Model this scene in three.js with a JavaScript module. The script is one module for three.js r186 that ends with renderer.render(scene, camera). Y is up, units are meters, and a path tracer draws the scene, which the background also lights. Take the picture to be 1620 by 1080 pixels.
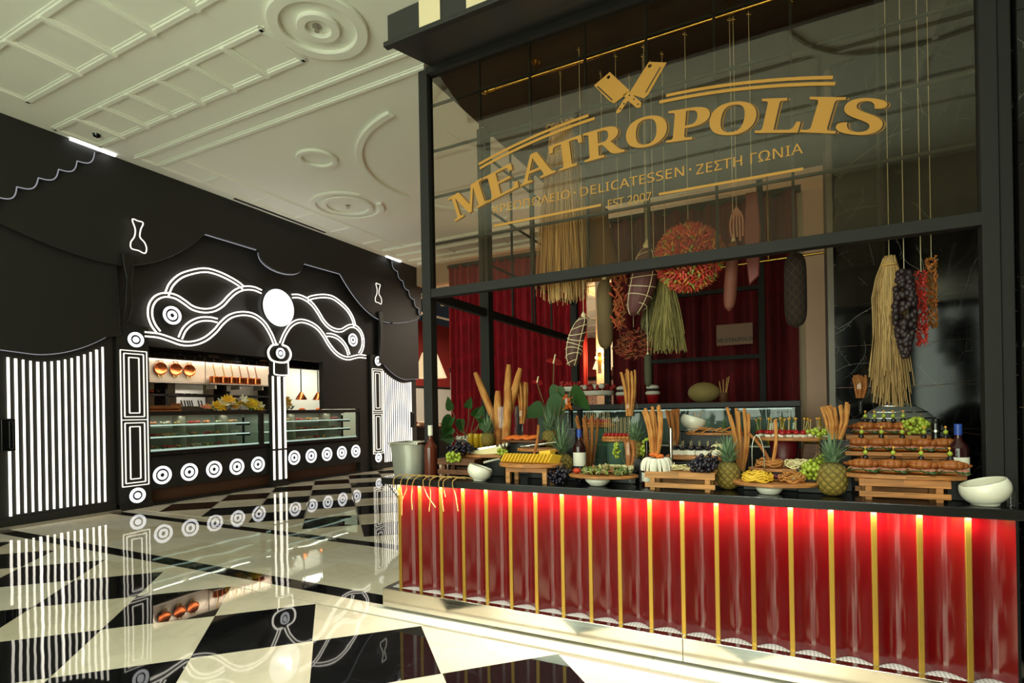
import * as THREE from 'three';
import { FontLoader } from 'three/addons/loaders/FontLoader.js';
import { RoundedBoxGeometry } from 'three/addons/geometries/RoundedBoxGeometry.js';
import { RectAreaLightUniformsLib } from 'three/addons/lights/RectAreaLightUniformsLib.js';
import { mergeGeometries } from 'three/addons/utils/BufferGeometryUtils.js';

// ---------- camera, sky, lights, exposure ----------
const scene = new THREE.Scene();
scene.background = new THREE.Color(0.01, 0.011, 0.012);
const camera = new THREE.PerspectiveCamera(2 * Math.atan(540 / 860.5) * 180 / Math.PI, 1.5, 0.05, 80);
camera.setViewOffset(1620, 1080, 0, -108.8, 1620, 1080);
camera.position.set(0, 1.55, 0);
camera.rotation.order = 'YXZ';
camera.rotation.set(0, 26.80 * Math.PI / 180, -0.998 * Math.PI / 180);
const renderer = new THREE.WebGLRenderer({ antialias: true });
renderer.toneMapping = THREE.LinearToneMapping;
renderer.toneMappingExposure = 1.06;
renderer.shadowMap.enabled = true;
RectAreaLightUniformsLib.init();
function areaLight(color, intensity, w, h, pos, target) {
  const l = new THREE.RectAreaLight(color, intensity, w, h);
  l.position.set(...pos); l.lookAt(...target); scene.add(l); return l;
}
function pointLight(color, intensity, pos, radius = 1) {
  const l = new THREE.PointLight(color, intensity, 0, 2);
  l.position.set(...pos); l.shadow.radius = radius; l.castShadow = true; scene.add(l); return l;
}
const DAY = 0xf0ffe6, WARM = 0xffb469, NEON = 0xfff8e6;
// daylight through the five tall windows behind the viewer (window glass is built in the room section)
const WINDOWS = [-5.0, -2.6, -0.2];
for (const x of WINDOWS) areaLight(DAY, 6.4, 2.0, 3.6, [x, 2.45, 4.26], [x, 2.45, 0]);
// LED strip under the counter edge, kitchen ceiling panels, LED panels of the show front, far hall lamps
areaLight(0xfff0d8, 280, 3.7, 0.016, [-0.95, 0.974, -3.425], [-0.95, 0.0, -3.50]);
// recessed ceiling spots over the aisle in front of the booth
const SPOTS = [[-2.0, -1.9], [-0.4, -1.9], [1.0, -1.7]];
for (const [x, z] of SPOTS) { const s = new THREE.SpotLight(0xf4fff0, 29, 0, 0.5, 0.9, 2); s.position.set(x, 5.74, z); s.target.position.set(x - 0.1, 0, z - 0.55); s.shadow.radius = 3; scene.add(s, s.target); }
// warm ceiling lamps over the left aisle (fittings are built with the ceiling)
areaLight(0xffd9a8, 5, 0.5, 0.5, [-8.6, 5.74, 3.0], [-8.6, 0, 3.0]);
areaLight(0xffd9a8, 4, 0.5, 0.5, [-8.6, 5.74, 0.6], [-8.6, 0, 0.6]);
areaLight(0xffeeda, 15, 4.4, 0.2, [-10.54, 2.9, -8.3], [-11.6, 2.1, -8.3]);
areaLight(0xfff4e6, 9, 2.1, 0.06, [-10.2, 1.555, -6.7], [-10.24, 0, -6.7]);
areaLight(0xfff4e6, 9, 2.6, 0.06, [-10.2, 1.555, -9.35], [-10.24, 0, -9.35]);
for (const z of [-4.012, -4.27, -4.527]) for (const k of [0, -8.06]) areaLight(NEON, 2.4, 0.028, 2.1, [-9.83, 1.25, z + k], [0, 1.25, z + k]);
pointLight(0xffffff, 2.2, [-9.7, 3.86, -8.27], 2);

// ---------- helpers ----------
let seed = 7;
function rnd() { seed = (seed + 0x6D2B79F5) | 0; let t = Math.imul(seed ^ (seed >>> 15), 1 | seed); t = (t + Math.imul(t ^ (t >>> 7), 61 | t)) ^ t; return ((t ^ (t >>> 14)) >>> 0) / 4294967296; }
const rr = (a, b) => a + (b - a) * rnd();
const NTH = ['first', 'second', 'third', 'fourth', 'fifth', 'sixth', 'seventh', 'eighth', 'ninth', 'tenth', 'eleventh', 'twelfth', 'thirteenth', 'fourteenth', 'fifteenth', 'sixteenth'];
const V = (x, y, z = 0) => new THREE.Vector3(x, y, z);
const PI = Math.PI;
function hsh(x, y, s) { let h = (x * 374761393 + y * 668265263 + s * 1442695041) | 0; h = Math.imul(h ^ (h >>> 13), 1274126177); return ((h ^ (h >>> 16)) >>> 0) / 4294967296; }
function vnoise(x, y, p, s) {
  const xi = Math.floor(x), yi = Math.floor(y), fx = x - xi, fy = y - yi, u = fx * fx * (3 - 2 * fx), v = fy * fy * (3 - 2 * fy);
  const a = hsh(((xi % p) + p) % p, ((yi % p) + p) % p, s), b = hsh((((xi + 1) % p) + p) % p, ((yi % p) + p) % p, s);
  const c = hsh(((xi % p) + p) % p, (((yi + 1) % p) + p) % p, s), d = hsh((((xi + 1) % p) + p) % p, (((yi + 1) % p) + p) % p, s);
  return a + (b - a) * u + (c - a) * v + (a - b - c + d) * u * v;
}
function fbm(x, y, p, o, s) { let t = 0, a = 0.5, n = 0; for (let i = 0; i < o; i++) { t += a * vnoise(x, y, p, s + i); n += a; x *= 2; y *= 2; p *= 2; a *= 0.5; } return t / n; }
function tex(n, fn, srgb = true, rx = 1, ry = 1) {     // fn(u,v) -> [r,g,b] 0..1
  const d = new Uint8Array(n * n * 4);
  for (let j = 0; j < n; j++) for (let i = 0; i < n; i++) { const c = fn(i / n, j / n); for (let k = 0; k < 3; k++) d[(j * n + i) * 4 + k] = Math.max(0, Math.min(255, c[k] * 255)); d[(j * n + i) * 4 + 3] = 255; }
  const t = new THREE.DataTexture(d, n, n); t.wrapS = t.wrapT = THREE.RepeatWrapping; t.magFilter = THREE.LinearFilter; t.minFilter = THREE.LinearMipmapLinearFilter; t.generateMipmaps = true;
  if (srgb) t.colorSpace = THREE.SRGBColorSpace; t.repeat.set(rx, ry); t.needsUpdate = true; return t;
}
const grey = v => [v, v, v];
function M(color, rough = 0.6, o = {}) {
  const phys = o.transmission !== undefined || o.clearcoat !== undefined || o.sheen !== undefined || o.ior !== undefined;
  return new (phys ? THREE.MeshPhysicalMaterial : THREE.MeshStandardMaterial)({ color, roughness: rough, ...o });
}
const glow = (color, k) => new THREE.MeshStandardMaterial({ color: 0x111111, roughness: 0.5, emissive: color, emissiveIntensity: k });
// geometry makers (all return non-indexed position/normal/uv)
function fin(g) { const r = g.index ? g.toNonIndexed() : g; for (const k of Object.keys(r.attributes)) if (!['position', 'normal', 'uv', 'color'].includes(k)) r.deleteAttribute(k); if (!r.attributes.uv) r.setAttribute('uv', new THREE.BufferAttribute(new Float32Array(r.attributes.position.count * 2), 2)); r.morphAttributes = {}; r.clearGroups(); return r; }
function uvBox(g) {                                     // box-projected uv in metres
  const p = g.attributes.position, n = g.attributes.normal, u = g.attributes.uv;
  for (let i = 0; i < p.count; i++) {
    const ax = Math.abs(n.getX(i)), ay = Math.abs(n.getY(i)), az = Math.abs(n.getZ(i));
    if (ay >= ax && ay >= az) u.setXY(i, p.getX(i), p.getZ(i)); else if (ax >= az) u.setXY(i, p.getZ(i), p.getY(i)); else u.setXY(i, p.getX(i), p.getY(i));
  }
  return g;
}
const bx = (w, h, d, x = 0, y = 0, z = 0, r = 0) => uvBox(fin(r ? new RoundedBoxGeometry(w, h, d, 1, r) : new THREE.BoxGeometry(w, h, d)).translate(x, y, z));
const cy = (rt, rb, h, x = 0, y = 0, z = 0, seg = 16) => fin(new THREE.CylinderGeometry(rt, rb, h, seg)).translate(x, y, z);
const sp = (r, x = 0, y = 0, z = 0, a = 12, b = 8) => fin(new THREE.SphereGeometry(r, a, b)).translate(x, y, z);
const la = (pts, seg = 24) => fin(new THREE.LatheGeometry(pts.map(p => new THREE.Vector2(p[0], p[1])), seg));
const tb = (pts, r, seg = 16, rad = 6, closed = false) => fin(new THREE.TubeGeometry(new THREE.CatmullRomCurve3(pts.map(p => V(p[0], p[1], p[2] || 0)), closed), seg, r, rad, closed));
const cone = (r, h, x = 0, y = 0, z = 0, seg = 8) => fin(new THREE.ConeGeometry(r, h, seg)).translate(x, y, z);
function shp(pts) { const s = new THREE.Shape(); pts.forEach((p, i) => i ? s.lineTo(p[0], p[1]) : s.moveTo(p[0], p[1])); return s; }
const ex = (shape, d, bev = 0, cs = 12) => uvBox(fin(new THREE.ExtrudeGeometry(shape, { depth: d - 2 * bev, bevelEnabled: bev > 0, bevelSize: bev, bevelThickness: bev, bevelSegments: 1, curveSegments: cs })).translate(0, 0, bev));
const ELL = (a, b, n = 40) => { const o = []; for (let i = 0; i < n; i++) o.push([a * Math.cos(i / n * 2 * PI), b * Math.sin(i / n * 2 * PI)]); return o; };
function X(g, x = 0, y = 0, z = 0, rx = 0, ry = 0, rz = 0, sx = 1, sy = sx, sz = sx) { return g.applyMatrix4(new THREE.Matrix4().compose(V(x, y, z), new THREE.Quaternion().setFromEuler(new THREE.Euler(rx, ry, rz)), V(sx, sy, sz))); }
function between(a, b, r0, r1 = r0, seg = 6) { const A = V(...a), B = V(...b), d = B.clone().sub(A), L = d.length(); const g = fin(new THREE.CylinderGeometry(r1, r0, L, seg)).translate(0, L / 2, 0); return g.applyMatrix4(new THREE.Matrix4().compose(A, new THREE.Quaternion().setFromUnitVectors(V(0, 1, 0), d.normalize()), V(1, 1, 1))); }
function tint(g, r, gg, b) { const n = g.attributes.position.count, c = new Float32Array(n * 3); for (let i = 0; i < n; i++) { c[i * 3] = r; c[i * 3 + 1] = gg; c[i * 3 + 2] = b; } g.setAttribute('color', new THREE.BufferAttribute(c, 3)); return g; }
const mg = gs => { const l = gs.flat(9); return l.length === 1 ? l[0] : mergeGeometries(l); };
// objects
const used = {};
function numbered(n) { const k = used[n] = (used[n] ?? -1) + 1; return k ? n + '_' + String(k).padStart(3, '0') : n; }
function mesh(name, g, m, parent = scene) { const o = new THREE.Mesh(Array.isArray(g) ? mg(g) : g, m); o.name = parent === scene ? numbered(name) : name; parent.add(o); return o; }
function stuff(name, g, m, parent) { const o = mesh(name, g, m, parent); o.userData.kind = 'stuff'; return o; }
function tag(o, label, category, group) { Object.assign(o.userData, { label, category }); if (group) o.userData.group = group; return o; }
function thing(name, label, category, pos = [0, 0, 0], turn = 0, group) { const o = new THREE.Group(); o.name = numbered(name); o.position.set(...pos); o.rotation.y = turn; scene.add(o); return tag(o, label, category, group); }
function one(name, g, m, label, category, pos = [0, 0, 0], turn = 0, group) { const o = mesh(name, g, m); o.position.set(...pos); o.rotation.y = turn; return tag(o, label, category, group); }
function struct(name, g, m, label, category) { const o = mesh(name, g, m); o.userData.kind = 'structure'; if (label) tag(o, label, category); return o; }
function dup(src, pos, rot = [0, 0, 0], label, group, s = 1) { const o = src.clone(); o.name = numbered(src.name.replace(/_\d{3}$/, '')); o.position.set(...pos); o.rotation.set(...rot); if (s !== 1) o.scale.setScalar(s); scene.add(o); o.userData = { ...src.userData }; if (label) o.userData.label = label; if (group) o.userData.group = group; return o; }
function sub(o, name) { return o.children.find(c => c.name === name); }

// ---------- procedural surfaces ----------
const T = {
  whiteMarble: tex(512, (u, v) => { const w = fbm(u * 4, v * 4, 4, 4, 3), r = Math.abs(fbm(u * 3 + w * 1.2, v * 5 + w, 64, 4, 9) - 0.5); const k = 0.9 + 0.07 * (w - 0.5) - 0.035 * Math.max(0, 1 - r * 10); return [k, k * 0.975, k * 0.915]; }),
  blackMarble: tex(512, (u, v) => { const w = fbm(u * 4, v * 4, 4, 4, 23), r = Math.abs(fbm(u * 5 + w * 2, v * 3, 64, 4, 29) - 0.5); const k = 0.13 + 0.05 * (w - 0.5) + 0.16 * Math.max(0, 1 - r * 60) * w; return [k, k, k * 1.05]; }),
  wood: tex(256, (u, v) => { const g = fbm(u * 3, v * 40, 64, 3, 41), b = fbm(u * 2, v * 6, 64, 3, 44), k = 0.74 + 0.34 * (g - 0.5) + 0.3 * (b - 0.5); return [k, k * 0.77, k * 0.54]; }),
  brushed: tex(256, (u, v) => grey(0.45 + 0.35 * (fbm(u * 3, v * 90, 128, 2, 51) - 0.5) + 0.25 * (fbm(u * 5, v * 5, 8, 3, 55) - 0.5)), false),
  wave: tex(256, (u, v) => grey(fbm(u * 5, v * 5, 5, 2, 61)), false),
  grate: tex(128, (u, v) => { const a = (u * 16) % 1 - 0.5, b = (v * 16) % 1 - 0.5; return grey(a * a + b * b < 0.06 ? 0.25 : 0.8); }),
  curtain: tex(256, (u, v) => grey(0.8 + 0.4 * (fbm(u * 60, v * 4, 64, 2, 71) - 0.5))),
  bread: tex(128, (u, v) => { const k = fbm(u * 8, v * 8, 8, 4, 81); return [0.80 + 0.25 * (k - 0.5), 0.60 + 0.4 * (k - 0.5), 0.38 + 0.4 * (k - 0.5)]; }),
  lacquer: tex(256, (u, v) => grey(0.32 + 0.5 * (fbm(u * 2, v * 1.2, 8, 4, 91) - 0.3)), false),
  net: tex(128, (u, v) => { const a = Math.abs(((u * 8 + v * 8) % 1) - 0.5), b = Math.abs(((u * 8 - v * 8 + 8) % 1) - 0.5); const k = (a > 0.44 || b > 0.44) ? 1 : 0; return [0.30 + 0.45 * k, 0.22 + 0.42 * k, 0.17 + 0.35 * k]; }),
};
{ // strongly veined black marble for the booth walls: scratchy white veins drawn as strokes
  const c = document.createElement('canvas'); c.width = c.height = 1024; const x = c.getContext('2d'); x.fillStyle = '#0d0c0d'; x.fillRect(0, 0, 1024, 1024);
  for (let i = 0; i < 46; i++) {
    let px = rr(0, 1024), py = rr(0, 1024), a = rnd() < 0.6 ? rr(-0.75, -0.35) : rr(0.7, 1.3); const n = 4 + Math.floor(rr(0, 14)), L = rr(10, 34), al = rr(0.15, 0.8);
    x.strokeStyle = `rgba(205,203,198,${al.toFixed(2)})`; x.lineWidth = rr(0.6, 3.2); x.beginPath(); x.moveTo(px, py);
    for (let k = 0; k < n; k++) { px += Math.cos(a) * L; py += Math.sin(a) * L; a += rr(-0.22, 0.22); x.lineTo(px, py); if (rnd() < 0.3) { x.moveTo(px, py); x.lineTo(px + rr(-24, 24), py + rr(-30, 30)); x.moveTo(px, py); } } x.stroke();
  }
  T.veined = new THREE.CanvasTexture(c); T.veined.colorSpace = THREE.SRGBColorSpace; T.veined.wrapS = T.veined.wrapT = THREE.RepeatWrapping; T.veined.magFilter = THREE.LinearFilter;
}
T.wood.repeat.set(2.2, 2.2); T.whiteMarble.repeat.set(0.8, 0.8); T.blackMarble.repeat.set(1.1, 1.1); T.wave.repeat.set(0.55, 0.55); T.veined.repeat.set(0.8, 0.8); T.brushed.repeat.set(1.5, 1.5); T.grate.repeat.set(3.2, 3.2);
const m = {
  ceil: M(0xf0f0e2, 0.8), wallWhite: M(0xcfc8ba, 0.85), beige: M(0xb39a80, 0.8), redWall: M(0x8e231c, 0.8),
  tileW: [M(0xffffff, 0.02, { map: T.whiteMarble, bumpMap: T.wave, bumpScale: 0.0007 }), M(0xf8f3ea, 0.03, { map: T.whiteMarble, bumpMap: T.wave, bumpScale: 0.0009 })],
  tileB: [M(0xb4b4b8, 0.02, { map: T.blackMarble, bumpMap: T.wave, bumpScale: 0.0007 }), M(0x98989c, 0.03, { map: T.blackMarble, bumpMap: T.wave, bumpScale: 0.0009 })],
  grout: M(0x8f897e, 0.8),
  black: M(0x201f1d, 0.6), blackDeep: M(0x151413, 0.5), blackGloss: M(0x0d0d0d, 0.16), steelBlack: M(0x110d0a, 0.72), granite: M(0x0c0c0e, 0.2),
  veined: M(0xffffff, 0.09, { map: T.veined }),
  steel: M(0xc4c2b8, 0.34, { metalness: 1, roughnessMap: T.brushed }), steelSoft: M(0xb9b2a4, 0.5, { metalness: 0.85 }), grate: M(0xffffff, 0.5, { map: T.grate, metalness: 0.3 }),
  gold: M(0xb08a3a, 0.38, { metalness: 0.85 }), goldPaint: M(0xb4802f, 0.6), brass: M(0xc9a350, 0.25, { metalness: 1 }), copper: M(0xc06a3c, 0.24, { metalness: 1 }), copperDark: M(0x8c4a30, 0.35, { metalness: 1 }),
  red: M(0x62050a, 0.34, { clearcoat: 0.4, clearcoatRoughness: 0.2, roughnessMap: T.lacquer }),
  curtain: M(0xbe0c28, 0.85, { sheen: 0.6, sheenColor: new THREE.Color(0.5, 0.05, 0.08), sheenRoughness: 0.5, map: T.curtain }),
  glass: M(0xffffff, 0.01, { transmission: 1, thickness: 0, ior: 1.45 }), pane: M(0xefe9df, 0.0, { transmission: 1, thickness: 0, ior: 1.55 }), caseGlass: M(0xf4fff9, 0.02, { transmission: 1, thickness: 0, ior: 1.4 }),
  wood: M(0xd6b58c, 0.55, { map: T.wood }), woodDark: M(0x7e6044, 0.6, { map: T.wood }), woodPale: M(0xe2cba6, 0.6, { map: T.wood }),
  china: M(0xe9e4d4, 0.3, { clearcoat: 0.3, clearcoatRoughness: 0.1 }), cream: M(0xd8c7a2, 0.75),
  bread: M(0xeed2aa, 0.8, { map: T.bread }), breadDark: M(0xc29a70, 0.75, { map: T.bread }), croissant: M(0xb98a5c, 0.5, { map: T.bread }),
  leaf: M(0x2a4c1e, 0.42), leafPale: M(0x5d7d3c, 0.5), pineLeaf: M(0x587a5a, 0.55), grapeG: M(0x9aa834, 0.25, { clearcoat: 0.3 }), grapeB: M(0x1a1424, 0.28, { clearcoat: 0.2 }), stem: M(0x6b5a34, 0.8),
  cheese: M(0xf0c23a, 0.5), cheesePale: M(0xe2d3a0, 0.55), white: M(0xe6e0d0, 0.6), ham: M(0xb14a4a, 0.5), berry: M(0x9c1418, 0.3), olive: M(0x17121a, 0.25), straw: M(0xc49a58, 0.85), grass: M(0x9c8a4a, 0.85), orange: M(0xd4661c, 0.5),
  vc: new THREE.MeshStandardMaterial({ vertexColors: true, roughness: 0.5 }), vcRough: new THREE.MeshStandardMaterial({ vertexColors: true, roughness: 0.85 }),
  tube: glow(NEON, 2.4), ring: glow(0xffffff, 1.25), thinTube: glow(NEON, 1.3), edge: glow(0xe6e9f4, 0.35), led: glow(0xffe9c8, 5),
  skewer: M(0xd9c08a, 0.7), bead: M(0xd89a3a, 0.4), purple: M(0x3a2350, 0.4), blue: M(0x23429a, 0.4), wine: M(0x2a0a0e, 0.12), rose: M(0x5a2418, 0.15), oil: M(0xb08a1c, 0.15), paper: M(0xe8e2d2, 0.7),
};
// ---------- floor: polished marble, laid diagonally in black and white, dark strips between the fields ----------
const FLOOR = struct('floor', bx(17, 0.2, 46, -1.4, -0.112, -16), m.grout);
{
  const S = Math.SQRT1_2, A0 = -4.725, B0 = -0.153, DA = 0.765, DB = 0.742;
  const sq = uvBox(fin(new THREE.BoxGeometry(DA - 0.002, 0.02, DB - 0.002)));
  let k = 0;
  const tile = (g, x, z, ry, black, tilt = 0.0016) => { const o = mesh('tile', g, (black ? m.tileB : m.tileW)[k++ % 2], FLOOR); o.position.set(x, -0.0105, z); o.rotation.set(rr(-tilt, tilt), ry, rr(-tilt, tilt)); o.rotation.order = 'YXZ'; return o; };
  const uvs = [sq, X(sq.clone(), 0, 0, 0, 0, PI, 0)];
  const field = (a0, b0, da, db, par, inside, halfEdge) => {
    for (let i = -14; i < 16; i++) for (let j = -14; j < 16; j++) {
      const a = a0 + (i + 0.5) * da, b = b0 + (j + 0.5) * db, x = (a + b) * S, z = (a - b) * S, h = da * S;
      const black = ((i + j) % 2 !== 0) === par, w = inside(x, z, h);
      if (w === 2) tile(uvs[(i * 7 + j * 3) & 1], x, z, -PI / 4, black);
      else if (w === 1 && !black) { const t = X(ex(shp([[-h + 0.004, 0], [h - 0.004, 0], [0, h - 0.004]]), 0.02), 0, 0.01, 0, PI / 2, 0, 0); tile(t, x, z, halfEdge > 0 ? PI : 0, false); }
    }
  };
  // near field (in front of the dark strip): z from -3.24 towards the viewer
  field(A0, B0, DA, DB, true, (x, z, h) => { if (x < -10.1 || x > 1.4 || z > -0.2) return 0; if (x > -1 && z > -1.8) return 0; if (x < -5.6 && z > -0.9) return 0; return z - h > -3.46 ? 2 : (Math.abs(z + 3.25) < 0.22 ? 1 : 0); }, -1);
  // far field, beyond the second strip
  field(-8.631, -0.435, 0.79, 0.765, false, (x, z, h) => { if (x < -10.1 || x > -3.6 || z < -12.6) return 0; return z + h < -5.0 ? 2 : (Math.abs(z + 5.24) < 0.2 ? 1 : 0); }, 1);
  const slab = (x0, x1, z0, z1, black) => tile(bx(x1 - x0 - 0.002, 0.02, z1 - z0 - 0.0015), (x0 + x1) / 2, (z0 + z1) / 2, 0, black, 0.0006);
  for (let x = -9.8; x < 1.5; x += 1.13) { slab(x, x + 1.13, -3.62, -3.44, true); slab(x, x + 1.13, -3.44, -3.25, false); slab(x, x + 1.13, -5.06, -4.89, true); slab(x, x + 1.13, -4.25, -3.62, false); slab(x - 0.5, x + 0.63, -4.89, -4.25, false); }
  for (let x = -9.8; x < -3.6; x += 1.13) slab(x, x + 1.13, -5.24, -5.06, false);
  for (let z = -0.2; z < 4; z += 1.36) for (let x = -9.8; x < 5; x += 1.48) slab(x, x + 1.48, z, z + 1.36, false);
  for (let x = -9.8; x < -4; x += 1.45) for (let z = -19; z < -12.7; z += 1.58) slab(x, x + 1.45, z, z + 1.58, false);
}
// ---------- ceiling with plaster mouldings ----------
const CY = 5.786;
const CEIL = struct('ceiling', [bx(17, 0.25, 17.6, -1.4, CY + 0.125, -4.35)], m.ceil);
{
  const W = 0.065, D = 0.032;
  const bar = (x0, z0, x1, z1, w = W, d = D) => { const L = Math.hypot(x1 - x0, z1 - z0); const o = mesh('moulding', [bx(L + w, d, w, 0, 0, 0, 0.012), bx(L + w * 0.4, d * 0.5, w * 1.7, 0, d * 0.25, 0, 0.008)], m.ceil, CEIL); o.position.set((x0 + x1) / 2, CY - d / 2 + 0.002, (z0 + z1) / 2); o.rotation.y = -Math.atan2(z1 - z0, x1 - x0); };
  const ringM = (x, z, R, w = 0.09, a0 = 0, a1 = 2 * PI, d = 0.05) => { const s = new THREE.Shape(); s.absarc(0, 0, R, a0, a1, false); s.absarc(0, 0, R - w, a1, a0, true); const o = mesh('moulding', X(ex(s, d, 0.012, 40), 0, 0, 0, PI / 2), m.ceil, CEIL); o.position.set(x, CY + 0.004, z); };
  const frame = (x0, z0, x1, z1) => { bar(x0, z0, x1, z0); bar(x0, z1, x1, z1); bar(x0, z0, x0, z1); bar(x1, z0, x1, z1); };
  for (const [za, zb, first] of [[-2.91, -3.59, -8.95], [-4.12, -4.70, -9.48]]) {           // ladder panels
    const last = za < -4 ? -5.08 : -2.6; frame(first, za, last, zb);
    for (let x = za < -4 ? -8.88 : -7.69; x < last; x += za < -4 ? 0.634 : 0.765) bar(x, za, x, zb, 0.07, 0.05);
  }
  frame(-9.0, -1.7, -2.6, -2.3); for (let x = -8.3; x < -2.6; x += 0.76) bar(x, -1.7, x, -2.3, 0.06, 0.03);
  frame(-9.0, 0.2, 3.5, 1.4); frame(-7.6, 2.2, 3.5, 3.9); for (let x = -8; x < 3; x += 1.2) bar(x, 0.2, x, 1.4, 0.06, 0.03);
  bar(-9.38, -5.2, -0.4, -5.18); bar(-9.38, -5.53, -0.4, -5.5); bar(-9.4, -5.2, -9.45, -11.9); bar(-8.86, -5.58, -8.7, -11.15);
  for (const z of [-6.3, -7.35, -8.4, -9.45, -10.5]) bar(-9.4, z, -8.85, z, 0.05, 0.025);
  for (const z of [-11.2, -11.75, -12.3, -12.7]) bar(-9.3, z, -1, z, 0.09, 0.05);
  for (let x = -8.6; x < -1; x += 0.8) bar(x, -11.8, x, -12.25, 0.05, 0.03);
  ringM(-4.5, -4.38, 0.52, 0.11); ringM(-4.5, -4.38, 0.22, 0.08); ringM(-6.88, -6.62, 0.32, 0.07);
  ringM(-7.92, -8.42, 0.72, 0.09, 0.5, 6.0); ringM(-7.92, -8.42, 0.5, 0.08);
  ringM(-4.55, -8.2, 2.16, 0.09, 1.75, 3.35); ringM(-4.55, -8.2, 2.16, 0.09, 3.55, 5.2); ringM(-5.6, -10.3, 0.42, 0.07); ringM(1.5, -1.0, 1.6, 0.1); ringM(-3.5, -0.4, 1.1, 0.1);
}
tag(mesh('sprinkler', [cy(0.05, 0.05, 0.012, 0, 0, 0, 16), cy(0.014, 0.014, 0.05, 0, -0.03, 0, 8), cy(0.028, 0.028, 0.006, 0, -0.055, 0, 10)], m.steelSoft), 'small sprinkler head at the centre of the nearest round ceiling rosette', 'sprinkler').position.set(-4.52, CY - 0.004, -4.38);
tag(mesh('sprinkler', [cy(0.05, 0.05, 0.012, 0, 0, 0, 16), cy(0.014, 0.014, 0.05, 0, -0.03, 0, 8), cy(0.028, 0.028, 0.006, 0, -0.055, 0, 10)], m.steelSoft), 'small sprinkler head at the centre of the double-ring rosette above the neon sign', 'sprinkler').position.set(-7.92, CY - 0.004, -8.42);
tag(mesh('smoke_detector', [cy(0.055, 0.045, 0.03, 0, 0, 0, 18), cy(0.02, 0.02, 0.02, 0, -0.02, 0, 10)], m.blackGloss), 'dark smoke detector on the ceiling at the end of the ladder-shaped moulding', 'detector').position.set(-9.16, CY - 0.015, -4.5);
for (const z of [3.0, 0.6]) { const t = thing('ceiling_lamp', z > 2 ? 'square warm ceiling lamp over the left aisle by the windows' : 'square warm ceiling lamp over the left aisle near the striped door', 'lamp', [-8.6, CY, z]); mesh('frame', [bx(0.6, 0.04, 0.04, 0, -0.015, 0.29), bx(0.6, 0.04, 0.04, 0, -0.015, -0.29), bx(0.04, 0.04, 0.6, 0.29, -0.015), bx(0.04, 0.04, 0.6, -0.29, -0.015)], m.white, t); mesh('diffuser', bx(0.54, 0.01, 0.54, 0, -0.012, 0), glow(0xffd9a8, 2), t); }
{ const t = thing('ceiling_vent', 'long dark slot vent in the ceiling along the top of the black show front', 'vent', [-9.56, CY - 0.004, -8.25]); mesh('slot', bx(0.09, 0.012, 2.35), m.blackDeep, t); mesh('frame', [bx(0.02, 0.02, 2.4, -0.055), bx(0.02, 0.02, 2.4, 0.055)], m.ceil, t); }
// ---------- room walls ----------
const WB = [];
{ // wall behind the viewer with five tall windows
  let x0 = -9.9; for (const x of WINDOWS) { WB.push(bx(x - 1 - x0, CY, 0.2, (x - 1 + x0) / 2, CY / 2, 4.4)); x0 = x + 1; } WB.push(bx(6.6 - x0, CY, 0.2, (6.6 + x0) / 2, CY / 2, 4.4));
  for (const x of WINDOWS) WB.push(bx(2, 0.65, 0.2, x, 0.325, 4.4), bx(2, CY - 4.25, 0.2, x, (CY + 4.25) / 2, 4.4));
  struct('wall_back', WB, m.wallWhite);
  WINDOWS.forEach((x, i) => { const w = struct('window_' + (i + 1), [bx(2, 0.08, 0.1, 0, 0.04), bx(2, 0.08, 0.1, 0, 3.56), bx(0.08, 3.6, 0.1, -0.96, 1.8), bx(0.08, 3.6, 0.1, 0.96, 1.8), bx(0.05, 3.5, 0.08, 0, 1.8), bx(1.9, 0.05, 0.08, 0, 2.8)], m.steelBlack); w.position.set(x, 0.65, 4.38); mesh('pane', bx(1.9, 3.5, 0.01, 0, 1.8, 0.03), glow(DAY, 1.5), w); });
}
struct('wall_right', bx(0.2, CY, 17.8, 6.7, CY / 2, -4.4), m.wallWhite);
struct('wall_far', [bx(6.2, CY, 0.2, 3.6, CY / 2, -13.2), bx(17, 0.6, 0.25, -1.4, CY - 0.24, -13.15)], m.beige);
// far hall beyond the curtains
struct('ceiling_2', bx(17, 0.2, 26, -1.4, 5.48, -26.3), m.ceil);
{ const c = scene.children.at(-1); for (let i = 0; i < 9; i++) { const o = mesh('moulding', bx(12, 0.05, 0.12), m.ceil, c); o.position.set(-5, 5.36, -14.4 - i * 1.9); } for (let i = 0; i < 7; i++) { const o = mesh('moulding', bx(0.12, 0.05, 18), m.ceil, c); o.position.set(-12.5 + i * 1.7, 5.36, -22.5); } }
struct('wall_end', [bx(17, 3.0, 0.2, -1.4, 4.0, -28)], m.redWall);
struct('trim_1', [bx(17, 0.12, 0.26, -1.4, 2.62, -28)], m.black);
struct('wall_end_lower', [bx(17, 2.56, 0.22, -1.4, 1.28, -28)], m.wallWhite);
struct('wall_hall_left', [bx(0.2, 2.9, 15, -14.6, 4.15, -20.5)], m.redWall); struct('wall_hall_lower', [bx(0.22, 2.6, 15, -14.6, 1.3, -20.5)], m.wallWhite); struct('trim_4', [bx(0.26, 0.1, 15, -14.6, 2.65, -20.5)], m.black);
SPOTS.forEach(([x, z], i) => { const t = thing('ceiling_spot', `recessed ceiling spot above the aisle before the booth, ${['left', 'middle', 'right'][i]} one`, 'lamp', [x, CY, z]); mesh('ring', X(fin(new THREE.TorusGeometry(0.07, 0.015, 6, 24)), 0, -0.004, 0, PI / 2), m.white, t); mesh('lens', cy(0.055, 0.055, 0.012, 0, -0.004, 0, 20), glow(0xf4ffea, 3), t); });
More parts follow.
